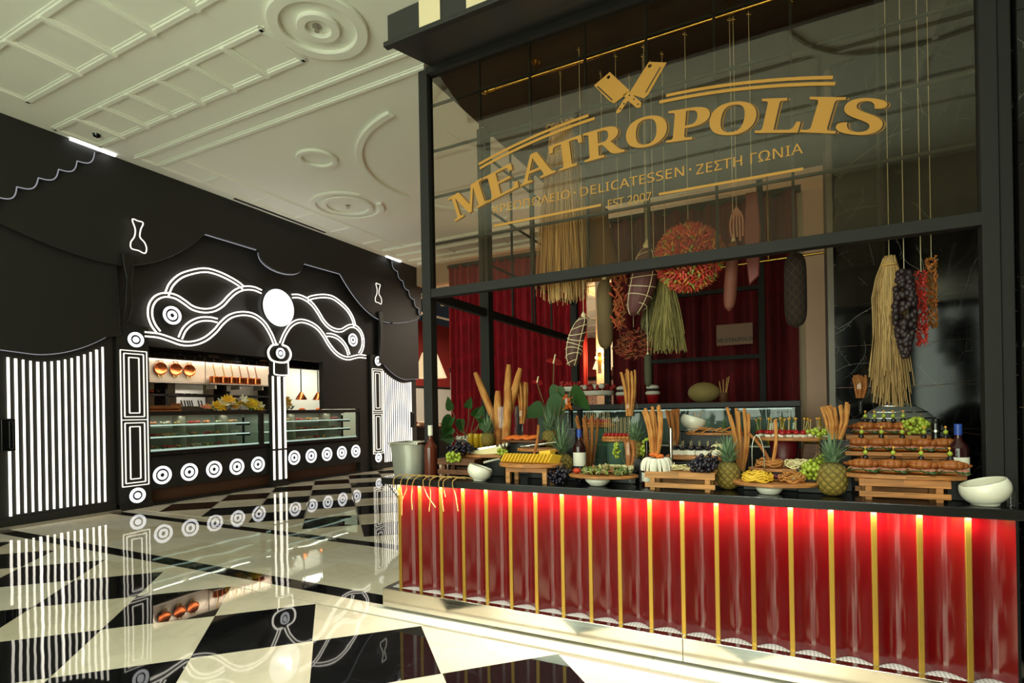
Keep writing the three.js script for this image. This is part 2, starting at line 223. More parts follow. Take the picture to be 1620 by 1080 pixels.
{ const t = thing('pilaster', 'narrow pilaster painted red above and white below, left of the big curtain', 'pilaster', [-9.15, 0, -14.3]); mesh('upper', bx(0.26, 2.5, 0.25, 0, 4.13, 0), M(0xc23a28, 0.7), t); mesh('band', bx(0.3, 0.14, 0.28, 0, 2.82, 0), m.black, t); mesh('lower', bx(0.26, 2.75, 0.25, 0, 1.375, 0), m.wallWhite, t); }
areaLight(0xfff4de, 7, 6, 6, [-8.5, 5.2, -17.5], [-8.5, 0, -17.5]);
// ---------- the black theatre-like show front on the left wall (local x runs along it, y up, z out of the wall) ----------
const XF = -9.9, ZF = -8.30, HT = PI / 2;
const onWall = (o, s, y, off) => { o.position.set(XF + off, y, ZF - s); o.rotation.y = HT; return o; };
const wallThing = (name, label, cat, s, y, off, group) => onWall(thing(name, label, cat, [0, 0, 0], 0, group), s, y, off);
{
  const s = shp([[-14.8, 0], [4.95, 0], [4.95, CY], [-14.8, CY]]);
  s.holes.push(new THREE.Path([V(-2.76, 0.02), V(2.52, 0.02), V(2.52, 1.66), V(1.3, 1.66), V(1.3, 2.78), V(-2.76, 2.78)].map(p => new THREE.Vector2(p.x, p.y))));
  const w = struct('wall_left', X(ex(s, 0.14), 0, 0, -0.14), m.black); onWall(w, 0, 0, 0);
  const sw = (f) => { // swag with a curved hem, f = +1 right, -1 left
    const hem = []; for (let i = 0; i <= 24; i++) { const t = i / 24, x = 1.74 + t * 3.2; hem.push([f * x, 4.03 + 0.95 * Math.pow(Math.max(0, 1 - (x - 1.74) / 1.75), 2.1) + 0.30 * Math.pow(Math.max(0, (x - 3.4) / 1.5), 1.8)]); }
    return hem;
  };
  const top = [[-4.94, CY], ...sw(-1).reverse(), [-1.72, 4.98], [-0.62, 4.97]];
  for (let i = 0; i <= 14; i++) { const a = PI * (i / 14); top.push([-0.57 * Math.cos(a), 4.93 - 0.31 * Math.pow(Math.sin(a), 0.85)]); }
  top.push([0.62, 4.97], [1.72, 4.98], ...sw(1), [4.94, CY]);
  const v = onWall(struct('trim_1', ex(shp(top), 0.07, 0.008), m.black), 0, 0, 0.13); v.name = 'valance_panel';
  tag(v, 'matt black cut-out valance panel with scalloped notch under the ceiling', 'panel'); v.userData.kind = 'structure';
  // glowing edges hidden behind the valance
  const edge = (pts, label) => { const o = mesh('edge_light', tb(pts, 0.011, Math.max(8, pts.length * 3), 5), m.edge); onWall(o, 0, 0, 0.15); tag(o, label, 'light'); return o; };
  edge([...Array(15)].map((_, i) => { const a = PI * i / 14; return [-0.57 * Math.cos(a), 4.915 - 0.31 * Math.pow(Math.sin(a), 0.85)]; }), 'pale curved edge light in the scalloped notch above the glowing disc');
  edge([[-1.72, 4.965], [-1.2, 4.96], [-0.62, 4.955]], 'pale straight edge light left of the scalloped notch');
  edge([[0.62, 4.955], [1.2, 4.96], [1.72, 4.965]], 'pale straight edge light right of the scalloped notch');
  edge(sw(1).slice(0, 15).map(p => [p[0], p[1] - 0.012]), 'pale curved edge light sweeping down right of the neon sign');
  edge(sw(1).slice(15).map(p => [p[0], p[1] - 0.012]), 'faint edge light under the black drape at the far end of the show front');
  // corner swags with scalloped fringe
  for (const f of [-1, 1]) {
    const pts = [[f * 3.45, CY], [f * 3.6, 5.71]]; const cusp = [[3.6, 5.71], [3.84, 5.48], [4.08, 5.26], [4.33, 5.04], [4.58, 4.82], [4.8, 4.6], [4.93, 4.42]];
    const arcs = [];
    for (let i = 0; i < 6; i++) { const a = cusp[i], b = cusp[i + 1], arc = []; for (let k = 0; k <= 6; k++) { const t = k / 6, bulge = 0.075 * Math.sin(PI * t); arc.push([f * (a[0] + (b[0] - a[0]) * t - bulge * 0.75), a[1] + (b[1] - a[1]) * t - bulge * 0.9]); } arcs.push(arc); pts.push(...arc.slice(1)); }
    pts.push([f * 4.94, CY]);
    const g = ex(shp(pts), 0.05); const o = mesh('corner_swag', g, m.black); onWall(o, 0, 0, 0.21); tag(o, f < 0 ? 'black cut-out swag with scalloped fringe at the near top corner of the show front' : 'black cut-out swag with scalloped fringe at the far top corner of the show front', 'swag');
    const l = wallThing('fringe_light', f < 0 ? 'row of thin pale scallop lights along the near corner swag' : 'row of thin pale scallop lights along the far corner swag', 'light', 0, 0, 0.265);
    for (const arc of arcs) mesh('scallop', tb(arc, 0.008, 10, 4), m.edge, l);
    const e = onWall(mesh('ceiling_light', bx(0.62, 0.03, 0.05), glow(0xffffff, 3)), f * 3.63, CY - 0.02, 0.30); tag(e, f < 0 ? 'short bright strip light under the ceiling above the near door' : 'short bright strip light under the ceiling at the far end', 'light');
  }
  // side drapes: flat black panels with an arched hem over the striped doors, and tassels
  for (const f of [-1, 1]) {
    const hemY = x => 2.50 + 0.36 * Math.pow(Math.max(0, (4.35 - Math.abs(x)) / 0.95), 1.9) + (Math.abs(x) > 4.35 ? 0.08 * (Math.abs(x) - 4.35) : 0);
    const hem = []; for (let i = 0; i <= 16; i++) { const x = 3.41 + 1.53 * i / 16; hem.push([f * x, hemY(x)]); }
    const o = mesh('side_drape', ex(shp([[f * 4.94, 4.5], [f * 3.25, 4.2], [f * 3.2, 2.9], ...hem]), 0.06, 0.008), m.black); onWall(o, 0, 0, 0.06); tag(o, f < 0 ? 'flat black drape panel with arched hem above the near striped door' : 'flat black drape panel with arched hem above the far striped door', 'drape');
    const l = mesh('hem_light', tb(hem.map(p => [p[0], p[1] - 0.012]), 0.007, 30, 4), m.edge); onWall(l, 0, 0, 0.1); tag(l, f < 0 ? 'thin curved light along the hem above the near striped door' : 'thin curved light along the hem above the far striped door', 'light');
    const t = mesh('tassel', ex(shp([[-0.1, 0.02], [0.0, 0.08], [0.12, 0.02], [0.09, -0.25], [0.05, -0.55], [0.06, -1.1], [0.0, -1.4], [-0.12, -1.55], [-0.06, -1.1], [-0.03, -0.5], [-0.08, -0.2]]), 0.05, 0.01), m.blackDeep); onWall(t, f * 3.13, 4.2, 0.21); t.scale.set(0.8, 0.74, 1); tag(t, f < 0 ? 'black cut-out tassel hanging between the neon sign and the near door' : 'black cut-out tassel hanging between the neon sign and the far door', 'tassel');
    const k = mesh('flask_light', tb([[-0.085, 0.24], [0, 0.235], [0.08, 0.23], [0.04, 0.1], [0.03, -0.03], [0.1, -0.1], [0.13, -0.2], [0.1, -0.28], [0, -0.26], [-0.11, -0.25], [-0.12, -0.16], [-0.06, -0.04], [-0.045, 0.08]], 0.011, 70, 5, true), m.thinTube); onWall(k, f * 2.99, f < 0 ? 4.58 : 4.72, 0.29); tag(k, f < 0 ? 'small neon outline of a flask on the near side' : 'small neon outline of a flask on the far side', 'neon sign');
  }
  // striped doors
  for (const f of [-1, 1]) {
    const d = wallThing('striped_door', f < 0 ? 'black door with vertical white light stripes at the near end of the front' : 'black door with vertical white light stripes at the far end of the front', 'door', f * 4.03, 0, 0.0, 'striped doors');
    mesh('leaf', [bx(1.5, 2.9, 0.04, 0, 1.47, 0.02), bx(1.5, 0.12, 0.07, 0, 0.08, 0.035)], m.black, d);
    for (let i = 0; i < 15; i++) {
      const x = -0.6 + i * 0.0857, s = Math.abs(f * 4.03 + x), y1 = 2.385 + 0.32 * Math.pow(Math.max(0, (4.3 - s) / 0.9), 1.8) + (s > 4.3 ? 0.12 * (s - 4.3) : 0), r = (0.0105 + (i % 3 === 1 ? 0.004 : 0)) * (f > 0 ? 0.72 : 1) ;
      const cut = f < 0 ? i === 0 : i === 14;
      if (cut) { mesh('light_stripe', bx(0.026, 0.92, 0.02, x, 0.63, 0.05), m.tube, d); mesh('light_stripe', bx(0.026, y1 - 1.56, 0.02, x, (y1 + 1.56) / 2, 0.05), m.tube, d); }
      else mesh('light_stripe', bx(2 * r, y1 - 0.19, 0.02, x, (y1 + 0.19) / 2, 0.05), m.tube, d);
    }
    mesh('handle', [bx(0.16, 0.46, 0.05, f * 0.62, 1.325, 0.06, 0.01), bx(0.05, 0.4, 0.03, f * 0.6, 1.325, 0.1, 0.01)], m.blackGloss, d);
    mesh('threshold', bx(1.56, 0.03, 0.14, 0, 0.016, 0.09), m.steelSoft, d);
  }
  // ring lights
  const annul = (R, r, d) => { const s = new THREE.Shape(); s.absarc(0, 0, R, 0, 2 * PI, false); if (r) { const h = new THREE.Path(); h.absarc(0, 0, r, 0, 2 * PI, true); s.holes.push(h); } return ex(s, d, 0, 28); };
  const ringBig = (() => { const t = thing('ring_light', '', 'light'); mesh('backing', annul(0.163, 0, 0.02), m.blackDeep, t); const a = mesh('outer_ring', annul(0.161, 0.115, 0.02), m.ring, t); a.position.z = 0.012; const b = mesh('inner_ring', annul(0.083, 0.036, 0.02), m.ring, t); b.position.z = 0.012; return t; })();
  const ringSmall = (() => { const t = thing('ring_light', '', 'light'); mesh('backing', annul(0.132, 0, 0.02), m.blackDeep, t); const a = mesh('outer_ring', annul(0.128, 0.08, 0.02), m.ring, t); a.position.z = 0.012; const b = mesh('centre_disc', annul(0.05, 0, 0.02), m.ring, t); b.position.z = 0.012; return t; })();
  let firstB = true, firstS = true;
  const putRing = (big, s, y, off, label, sc = 1) => { const src = big ? ringBig : ringSmall; let o; if (big ? firstB : firstS) { o = src; o.userData.label = label; if (big) firstB = false; else firstS = false; } else o = dup(src, [0, 0, 0], [0, 0, 0], label); onWall(o, s, y, off); o.scale.setScalar(sc); return o; };
  const nth = ['first', 'second', 'third', 'fourth', 'fifth'];
  for (let i = 0; i < 5; i++) putRing(true, -2.515 + i * 0.4865, 0.515, 0.012, `bullseye ring light, ${nth[i]} from the near light pillar, under the pastry case`).userData.group = 'bullseye ring lights in the base row';
  for (let i = 0; i < 5; i++) putRing(true, 0.37 + i * 0.4865, 0.575, 0.012, `bullseye ring light, ${nth[i]} right of the neon palm trunk, under the pastry case`).userData.group = 'bullseye ring lights in the base row';
  putRing(true, -2.32, 3.36, 0.055, 'bullseye ring light in the left leaf of the neon palm', 1.02); putRing(true, 2.24, 3.41, 0.055, 'bullseye ring light in the right leaf of the neon palm', 1.02);
  putRing(false, -0.04, 2.87, 0.12, 'small bullseye ring light where the neon palm fronds meet', 0.92);
  putRing(false, -2.945, 2.855, 0.066, 'ring light on top of the near light pillar'); putRing(false, -2.96, 0.225, 0.066, 'ring light at the foot of the near light pillar');
  putRing(false, 3.17, 2.94, 0.066, 'ring light on top of the far light pillar'); putRing(false, 3.12, 0.345, 0.066, 'ring light at the foot of the far light pillar');
  // light pillars with nested rectangles
  for (const f of [-1, 1]) {
    const t = wallThing('light_pillar', f < 0 ? 'black pillar with nested light rectangles left of the kitchen counter' : 'black pillar with nested light rectangles at the far end of the counter', 'pillar', f < 0 ? -2.97 : 3.16, f < 0 ? 0 : 0.06, 0.0, 'light pillars');
    mesh('shaft', bx(0.5, 3.1, 0.06, 0, 1.55 - (f < 0 ? 0 : 0.06), 0.03, 0.004), m.black, t);
    mesh('plinth', bx(0.52, 0.1, 0.09, 0, 0.05 - (f < 0 ? 0 : 0.06), 0.045, 0.004), m.blackDeep, t);
    for (const [y0, y1] of [[1.5, 2.665], [0.39, 1.5]]) [[0.208, 0], [0.155, 0.052], [0.08, 0.115]].forEach(([w, i], k) => { const a = y0 + i, b = y1 - i, q = k ? 0.0085 : 0.0075; mesh('light_frame', [bx(2 * w, 2 * q, 0.012, 0, a, 0.066), bx(2 * w, 2 * q, 0.012, 0, b, 0.066), bx(2 * q, b - a, 0.012, -w, (a + b) / 2, 0.066), bx(2 * q, b - a, 0.012, w, (a + b) / 2, 0.066)], m.thinTube, t); });
  }
  // glowing disc
  { const t = wallThing('disc_light', 'large round glowing white disc at the top of the neon palm', 'light', -0.03, 3.86, 0.05); mesh('rim', annul(0.412, 0.40, 0.05), m.black, t); const d = mesh('diffuser', annul(0.402, 0, 0.05), glow(0xffffff, 1.25), t); d.position.z = 0.005; }
  // neon palm
  const palm = onWall(thing('neon_palm', 'large white neon palm tree of double tubes arching over the kitchen counter', 'neon sign'), -0.03, 0.03, 0.0);
  const C1 = [[-2.37, 3.71], [-2.29, 3.9], [-2.12, 4.09], [-1.89, 4.22], [-1.63, 4.31], [-1.4, 4.31], [-1.15, 4.26], [-0.94, 4.19], [-0.83, 4.13]];
  const C2 = [[-2.52, 3.02], [-2.61, 3.14], [-2.66, 3.3], [-2.64, 3.48], [-2.55, 3.62], [-2.4, 3.7], [-2.21, 3.7], [-2.05, 3.63], [-1.9, 3.55], [-1.7, 3.53], [-1.49, 3.58], [-1.31, 3.7], [-1.15, 3.88], [-0.99, 4.03], [-0.79, 4.13], [-0.57, 4.16], [-0.4, 4.13]];
  const C3 = [[-2.14, 2.96], [-2.06, 3.13], [-1.92, 3.27], [-1.74, 3.36], [-1.55, 3.39], [-1.41, 3.38]];
  const C4 = [[-2.76, 2.96], [-2.52, 2.96], [-2.33, 2.92], [-2.12, 2.87], [-1.9, 2.89], [-1.67, 2.99], [-1.46, 3.17], [-1.31, 3.35], [-1.12, 3.51], [-0.86, 3.6], [-0.59, 3.6], [-0.36, 3.48], [-0.19, 3.27], [-0.07, 3.03]];
  for (const f of [1, -1]) for (const c of [C1, C2, C3, C4]) {
    const P = c.map(p => [p[0] * f, p[1] + (f < 0 ? 0.03 : -0.02)]);
    for (const d of [0.036, -0.036]) { const q = P.map((p, i) => { const a = P[Math.max(0, i - 1)], b = P[Math.min(P.length - 1, i + 1)], L = Math.hypot(b[0] - a[0], b[1] - a[1]); return [p[0] - d * (b[1] - a[1]) / L, p[1] + d * (b[0] - a[0]) / L, 0.06]; }); mesh('neon_tube', tb(q, 0.0145, c.length * 5, 6), m.tube, palm); }
  }
  mesh('hub_tube', tb([[-0.05, 3.04], [-0.2, 3.0], [-0.295, 2.87], [-0.27, 2.74], [-0.17, 2.67], [0.15, 2.67], [0.25, 2.74], [0.29, 2.87], [0.21, 3.0], [0.07, 3.04]].map(p => [p[0] - 0.01, p[1] - 0.01, 0.12]), 0.02, 60, 6), m.tube, palm);
  mesh('hub', ex(shp([[-0.05, 3.04], [-0.2, 3.0], [-0.295, 2.87], [-0.27, 2.74], [-0.17, 2.67], [0.15, 2.67], [0.25, 2.74], [0.29, 2.87], [0.21, 3.0], [0.07, 3.04]]), 0.1), m.black, palm);
  mesh('collar_tube', tb([[-0.19, 2.66, 0.15], [-0.19, 2.4, 0.15], [-0.18, 2.38, 0.15], [0.17, 2.38, 0.15], [0.18, 2.4, 0.15], [0.18, 2.66, 0.15]], 0.013, 60, 5), m.tube, palm);
  mesh('collar', bx(0.4, 0.3, 0.13, -0.005, 2.52, 0.065), m.black, palm);
  mesh('trunk', [bx(0.36, 2.35, 0.1, -0.045, 1.2, 0.05), bx(0.42, 0.1, 0.14, -0.045, 0.0, 0.06)], m.black, palm);
  for (const [x, w] of [[-0.195, 0.034], [-0.062, 0.024], [-0.022, 0.024], [0.105, 0.034]]) { mesh('trunk_tube', bx(w, 1.55, 0.025, x, 1.56, 0.108), m.tube, palm); mesh('trunk_tube', bx(w, 0.62, 0.025, x, 0.43, 0.108), m.tube, palm); }
}
// ---------- open kitchen behind the pastry cases ----------
{
  // room shell
  struct('kitchen_floor', bx(3.6, 0.1, 10, -11.8, -0.06, -8.3), m.beige);
  struct('wall_kitchen_back', bx(0.15, 3.3, 10, -13.1, 1.55, -8.3), m.wallWhite);
  struct('wall_kitchen_left', bx(3.2, 3.3, 0.15, -11.55, 1.55, -5.0), m.wallWhite); struct('wall_kitchen_right', bx(3.2, 3.3, 0.15, -11.55, 1.55, -12.4), m.wallWhite);
  struct('ceiling_kitchen', bx(3.3, 0.12, 10, -11.6, 3.1, -8.3), m.wallWhite);
  { const t = wallThing('ceiling_lamp', 'long bright kitchen ceiling lamp above the pastry cases', 'lamp', 0, 2.92, -0.6); mesh('housing', X(bx(4.5, 0.05, 0.26, 0, 0.03), 0, 0, 0, 0.85), m.white, t); mesh('diffuser', X(bx(4.4, 0.008, 0.2, 0, -0.001), 0, 0, 0, 0.85), glow(0xffeeda, 2), t); }
  // tiled soffit
  const so = onWall(struct('tiled_soffit', bx(6.0, 0.42, 0.1, 0, 0.21, -0.05), m.blackDeep), 0, 2.63, -0.45);
  const tg = bx(0.192, 0.066, 0.03, 0, 0, 0, 0.012);
  for (let r = 0; r < 5; r++) for (let i = -15; i < 15; i++) { const o = mesh('tile', tg, m.blackGloss, so); o.position.set((i + 0.5 + (r % 2) * 0.5) * 0.198, 0.04 + r * 0.073, 0.004); o.rotation.x = rr(-0.03, 0.03); o.rotation.y = rr(-0.02, 0.02); }
  // steel hood
  const hood = wallThing('extractor_hood', 'long stainless steel extractor hood carrying copper pans', 'hood', 0, 2.28, -1.6);
  const hoodM = M(0xd6ccb8, 0.4, { metalness: 0.25, roughnessMap: T.brushed }); mesh('front_panel', bx(1.22, 0.47, 0.04, -1.22, 0.235, 0, 0.006), hoodM, hood); mesh('front_panel', bx(1.7, 0.47, 0.04, 0.26, 0.235, 0, 0.006), hoodM, hood); mesh('canopy', bx(2.95, 0.5, 0.9, -0.36, 0.25, -0.5), m.steelSoft, hood); mesh('rail', [bx(2.95, 0.03, 0.05, -0.36, -0.02, 0.02)], m.steelSoft, hood);
  // three round copper pans
  const pan = thing('copper_pan', 'round copper pan hung on the steel hood, nearest to the light pillar', 'pan', [0, 0, 0], 0, 'round copper pans on the hood');
  mesh('dish', X(la([[0, 0], [0.1, 0.004], [0.124, 0.03], [0.13, 0.034], [0.132, 0.028], [0.104, -0.008], [0, -0.012]], 28), 0, 0, 0.02, PI / 2), m.copper, pan);
  for (const f of [-1, 1]) mesh('handle', tb([[-0.045, f * 0.125, 0.03], [-0.035, f * 0.165, 0.04], [0.035, f * 0.165, 0.04], [0.045, f * 0.125, 0.03]], 0.008, 12, 5), m.brass, pan);
  onWall(pan, -1.6, 2.53, -1.56); onWall(dup(pan, [0, 0, 0], [0, 0, 0], 'round copper pan hung on the steel hood, middle of the three'), -1.29, 2.53, -1.56); onWall(dup(pan, [0, 0, 0], [0, 0, 0], 'round copper pan hung on the steel hood, right one of the three'), -1.0, 2.525, -1.56);
  // six copper saucepans with upright handles
  const pot = thing('copper_saucepan', 'copper saucepan with an upright brass handle, first of six from the left', 'saucepan', [0, 0, 0], 0, 'copper saucepans in a row');
  mesh('body', la([[0, 0], [0.095, 0], [0.105, 0.02], [0.105, 0.14], [0.112, 0.145], [0.1, 0.143], [0.098, 0.02], [0, 0.012]], 24), m.copper, pot); mesh('lid', la([[0, 0.175], [0.03, 0.17], [0.1, 0.152], [0.106, 0.143]], 20), m.copper, pot); mesh('handle', [between([0.02, 0.17, 0], [-0.035, 0.42, 0.0], 0.012, 0.009), sp(0.013, -0.035, 0.42, 0, 8, 6)], m.brass, pot);
  [-0.51, -0.29, -0.08, 0.13, 0.34, 0.55].forEach((s, i) => { const o = i ? dup(pot, [0, 0, 0], [0, 0, 0], `copper saucepan with an upright handle, ${['', 'second', 'third', 'fourth', 'fifth', 'last'][i]} of six from the left`) : pot; onWall(o, s, 2.262, -1.4); if (i > 2) sub(o, 'handle').material = m.copperDark; });
  { const t = wallThing('pot_shelf', 'narrow steel shelf under the copper saucepans', 'shelf', 0.05, 2.235, -1.4); mesh('board', bx(1.5, 0.022, 0.26, 0, 0.011, 0), m.steelSoft, t); for (const x of [-0.6, 0, 0.6]) mesh('bracket', bx(0.03, 0.1, 0.32, x, -0.05, -0.06), m.steelSoft, t); }
  // work wall below the hood
  { const t = wallThing('kitchen_shelving', 'dark steel shelving with crockery under the extractor hood', 'shelving', -0.5, 0.0, -1.95); for (const x of [-1.45, -0.85, 0.5, 1.7]) mesh('upright', bx(0.05, 2.26, 0.4, x, 1.13), m.steelBlack, t); for (const y of [0.9, 1.66, 2.0]) mesh('shelf', bx(3.3, 0.04, 0.4, 0.15, y), m.steelBlack, t); }
  for (let i = 0; i < 7; i++) { const s = [-1.75, -1.62, -1.48, -0.98, -0.82, -0.66, 0.1][i]; const o = one('bowl', la([[0, 0], [0.045, 0], [0.075, 0.05], [0.08, 0.09], [0.074, 0.088], [0.066, 0.05], [0, 0.012]], 16), i % 2 ? m.copperDark : m.blackGloss, `small dark bowl on the upper kitchen shelf, ${['first', 'second', 'third', 'fourth', 'fifth', 'sixth', 'last'][i]} from the left`, 'bowl', [0, 0, 0], 0, 'bowls on the kitchen shelf'); onWall(o, s, 2.02, -1.86); }
  { const t = wallThing('knife_board', 'white magnetic board with a row of dark knives', 'knife board', -0.85, 1.76, -1.72); mesh('board', bx(0.64, 0.2, 0.02, 0, 0.1), M(0xdfe6ea, 0.4), t); [-0.22, -0.15, -0.09, -0.04, 0.01, 0.16, 0.23].forEach(x => mesh('knife', [X(bx(0.022, 0.1, 0.012), x, 0.08, 0.02, 0, 0, 0.25), X(bx(0.016, 0.05, 0.014), x + 0.018, 0.15 - 0.13, 0.02, 0, 0, 0.25)], m.blackDeep, t)); }
  { const t = wallThing('wall_panel', 'white backlit panel above the knife board', 'panel', -0.86, 2.04, -1.76); mesh('panel', bx(0.62, 0.2, 0.02, 0, 0.1), M(0xe4e8e8, 0.5), t); }
  { const t = wallThing('wooden_crate', 'pale wooden crate of bread behind the pastry case, at its near end', 'crate', -1.95, 1.6, -0.95); for (const y of [0.04, 0.13]) mesh('slat', [bx(0.62, 0.06, 0.015, 0, y, 0.15), bx(0.62, 0.06, 0.015, 0, y, -0.15)], m.wood, t); for (const x of [-0.3, 0.3]) mesh('end_board', bx(0.02, 0.2, 0.3, x, 0.1), m.wood, t); mesh('base', bx(0.6, 0.012, 0.3, 0, 0.006), m.wood, t); }
  { const t = wallThing('work_counter', 'long kitchen worktop behind the pastry cases', 'worktop', 0, 0, -1.0); mesh('top', bx(5.4, 0.05, 0.6, 0, 1.575), m.steelSoft, t); mesh('cabinet', bx(5.4, 1.5, 0.5, 0, 0.75), m.steelBlack, t); }
  for (let i = 0; i < 6; i++) { const o = one('bread_loaf', X(sp(1, 0, 0, 0, 14, 8), 0, 0.05, 0, 0, 0, 0, 0.1, 0.055, 0.06), m.breadDark, i < 4 ? 'brown loaf in the wooden crate behind the pastry case' : i === 4 ? 'brown loaf under the left heat lamp' : 'brown loaf under the right heat lamp', 'bread', [0, 0, 0], 0, i < 4 ? 'loaves in the crate' : 'loaves under the heat lamps'); onWall(o, i < 4 ? -2.15 + i * 0.14 : i === 4 ? 1.5 : 2.05, i < 4 ? 1.66 : 1.6, i < 4 ? -0.92 : -0.95); }
  // white bay with heat lamps
  { const w = onWall(struct('kitchen_partition', [bx(1.9, 2.9, 0.1, 0, 1.45)], m.white), 3.0, 0, -2.5); w.name = 'kitchen_partition'; }
  onWall(struct('kitchen_column', bx(0.3, 3.0, 0.3, 0, 1.5), m.blackDeep), 1.75, 0, -2.3);
  { const t = wallThing('ceiling_lamp', 'white ceiling lamp over the pale kitchen bay with the heat lamps', 'lamp', 2.9, 2.98, -1.7); mesh('frame', [bx(1.26, 0.05, 0.56, 0, 0.03)], m.white, t); mesh('diffuser', bx(1.2, 0.01, 0.5), glow(0xf4fff4, 2), t); areaLight(0xf4fff4, 14, 0.5, 1.2, [XF - 1.7, 2.96, ZF - 2.9], [XF - 1.7, 0, ZF - 2.9]); }
  [1.53, 2.08].forEach((s, i) => { const t = wallThing('heat_lamp', i ? 'right copper heat lamp on a dark rod' : 'left copper heat lamp on a dark rod', 'heat lamp', s, 1.91, -1.0, 'copper heat lamps'); mesh('shade', la([[0.14, 0], [0.12, 0.05], [0.075, 0.12], [0.045, 0.17], [0.02, 0.2], [0.0, 0.2]], 24), m.copper, t); mesh('rod', cy(0.014, 0.014, 0.62, 0, 0.5, 0, 8), m.blackDeep, t); mesh('ceiling_cup', cy(0.05, 0.05, 0.3, 0, 0.98, 0, 14), m.blackDeep, t); mesh('bulb', sp(0.04, 0, 0.05, 0, 10, 8), glow(0xffb060, 4), t); pointLight(WARM, 0.7, [XF - 1.0, 1.96, ZF - s], 2); });
  // dark panel right of the opening is part of the wall; pastry cases
  const caseOf = (s0, s1, label) => {
    const w = s1 - s0, c = (s0 + s1) / 2, t = wallThing('pastry_case', label, 'display case', c, 0, -0.32, 'pastry cases under the neon palm');
    mesh('top', bx(w, 0.075, 0.66, 0, 1.605, 0, 0.006), m.blackDeep, t); mesh('base', bx(w, 0.08, 0.62, 0, 0.89, 0), m.blackDeep, t);
    for (const x of [-w / 2 + 0.03, w / 2 - 0.03]) mesh('end_post', bx(0.05, 0.66, 0.05, x, 1.24, 0.28), m.blackDeep, t);
    mesh('front_glass', bx(w - 0.1, 0.62, 0.008, 0, 1.245, 0.29), m.caseGlass, t); mesh('back_panel', bx(w - 0.06, 0.64, 0.02, 0, 1.25, -0.28), M(0xa8a59c, 0.6), t);
    for (const y of [1.385, 1.17]) { mesh('shelf', bx(w - 0.3, 0.014, 0.42, -0.06, y, -0.02), m.caseGlass, t); mesh('shelf_light', bx(w - 0.3, 0.022, 0.02, -0.06, y + 0.004, 0.19), glow(0xf2fff4, 0.75), t); mesh('shelf_bracket', bx(0.03, 0.06, 0.4, w / 2 - 0.2, y - 0.02, -0.02), m.steelBlack, t); }
    mesh('bottom_light', bx(w - 0.12, 0.03, 0.03, 0, 0.95, 0.26), glow(0xf2fff4, 0.6), t); mesh('floor_tray', bx(w - 0.1, 0.02, 0.5, 0, 0.945, -0.02), m.steel, t);
    mesh('divider', bx(0.012, 0.6, 0.4, -w / 6, 1.25, 0), m.steelSoft, t); mesh('divider', bx(0.012, 0.6, 0.4, w / 5, 1.25, 0), m.steelSoft, t);
    const base = wallThing('case_plinth', label.includes('left') ? 'black base panel with ring lights left of the palm trunk' : 'black base panel with ring lights right of the palm trunk', 'plinth', c, 0, -0.04); mesh('front_panel', bx(w, 0.58, 0.06, 0, 0.57, 0.02), m.black, base); mesh('kick_board', bx(w, 0.26, 0.04, 0, 0.15, -0.1), M(0x5a3a2c, 0.4), base); mesh('floor_rail', bx(w, 0.05, 0.06, 0, 0.03, 0.0), m.blackDeep, base); mesh('ledge', bx(w, 0.02, 0.1, 0, 0.855, 0.02), m.blackGloss, base);
    return [c, w];
  };
  caseOf(-2.76, -0.42, 'glass pastry case left of the neon palm trunk'); caseOf(-0.42, 2.5, 'glass pastry case right of the neon palm trunk');
  let n = 0;
  for (const [s0, s1] of [[-2.6, -0.75], [0.2, 2.2]]) for (const y of [1.393, 1.178, 0.956]) for (let s = s0 + 0.12, k = 0; s < s1; s += 0.27, k++) {
    const g = []; const col = [[0.5, 0.05, 0.04], [0.55, 0.33, 0.14], [0.6, 0.5, 0.36], [0.62, 0.24, 0.1]][(n * 7 + 3) % 4];
    for (let q = 0; q < 8; q++) g.push(tint(X(sp(1, 0, 0, 0, 7, 5), rr(-0.09, 0.09), 0.03 + rr(0, 0.02), rr(-0.1, 0.1), 0, rr(0, 3), 0, 0.035, 0.022, 0.026), col[0] * rr(0.7, 1.2), col[1] * rr(0.7, 1.2), col[2] * rr(0.7, 1.2)));
    const t = wallThing('pastry_tray', s < 0 ? (y > 1.3 ? 'tray of pastries on the upper shelf of the left case' : y > 1.1 ? 'tray of pastries on the middle shelf of the left case' : 'tray of pastries on the floor of the left case') : (y > 1.3 ? 'tray of pastries on the upper shelf of the right case' : y > 1.1 ? 'tray of pastries on the middle shelf of the right case' : 'tray of pastries on the floor of the right case'), 'tray', s, y, -0.36, (s < 0 ? 'left' : 'right') + ' case trays on ' + (y > 1.3 ? 'the upper shelf' : y > 1.1 ? 'the middle shelf' : 'the case floor'));
    t.userData.label += ', ' + NTH[k] + ' from the left'; mesh('tray', bx(0.24, 0.015, 0.28, 0, 0.0075, 0, 0.004), m.steel, t); stuff('food', g, m.vc, t); n++;
  }
  // flower arrangements on the case top
  const flowers = (label, s0, s1, y, n) => {
    const c = (s0 + s1) / 2, w = s1 - s0, t = wallThing('flower_arrangement', label, 'flowers', c, y, -0.25);
    const lv = [], pt = [];
    for (let i = 0; i < n * 3; i++) { const x = rr(-w / 2, w / 2), h = 0.2 * (1 - Math.pow(Math.abs(x) / (w / 2), 2)) + 0.03; lv.push(tint(X(sp(1, 0, 0, 0, 6, 4), x, rr(0.02, h), rr(-0.12, 0.14), rr(-1, 1), rr(0, 3), rr(-1, 1), 0.07, 0.008, 0.022), 0.10 * rr(0.6, 1.5), 0.2 * rr(0.6, 1.4), 0.03)); }
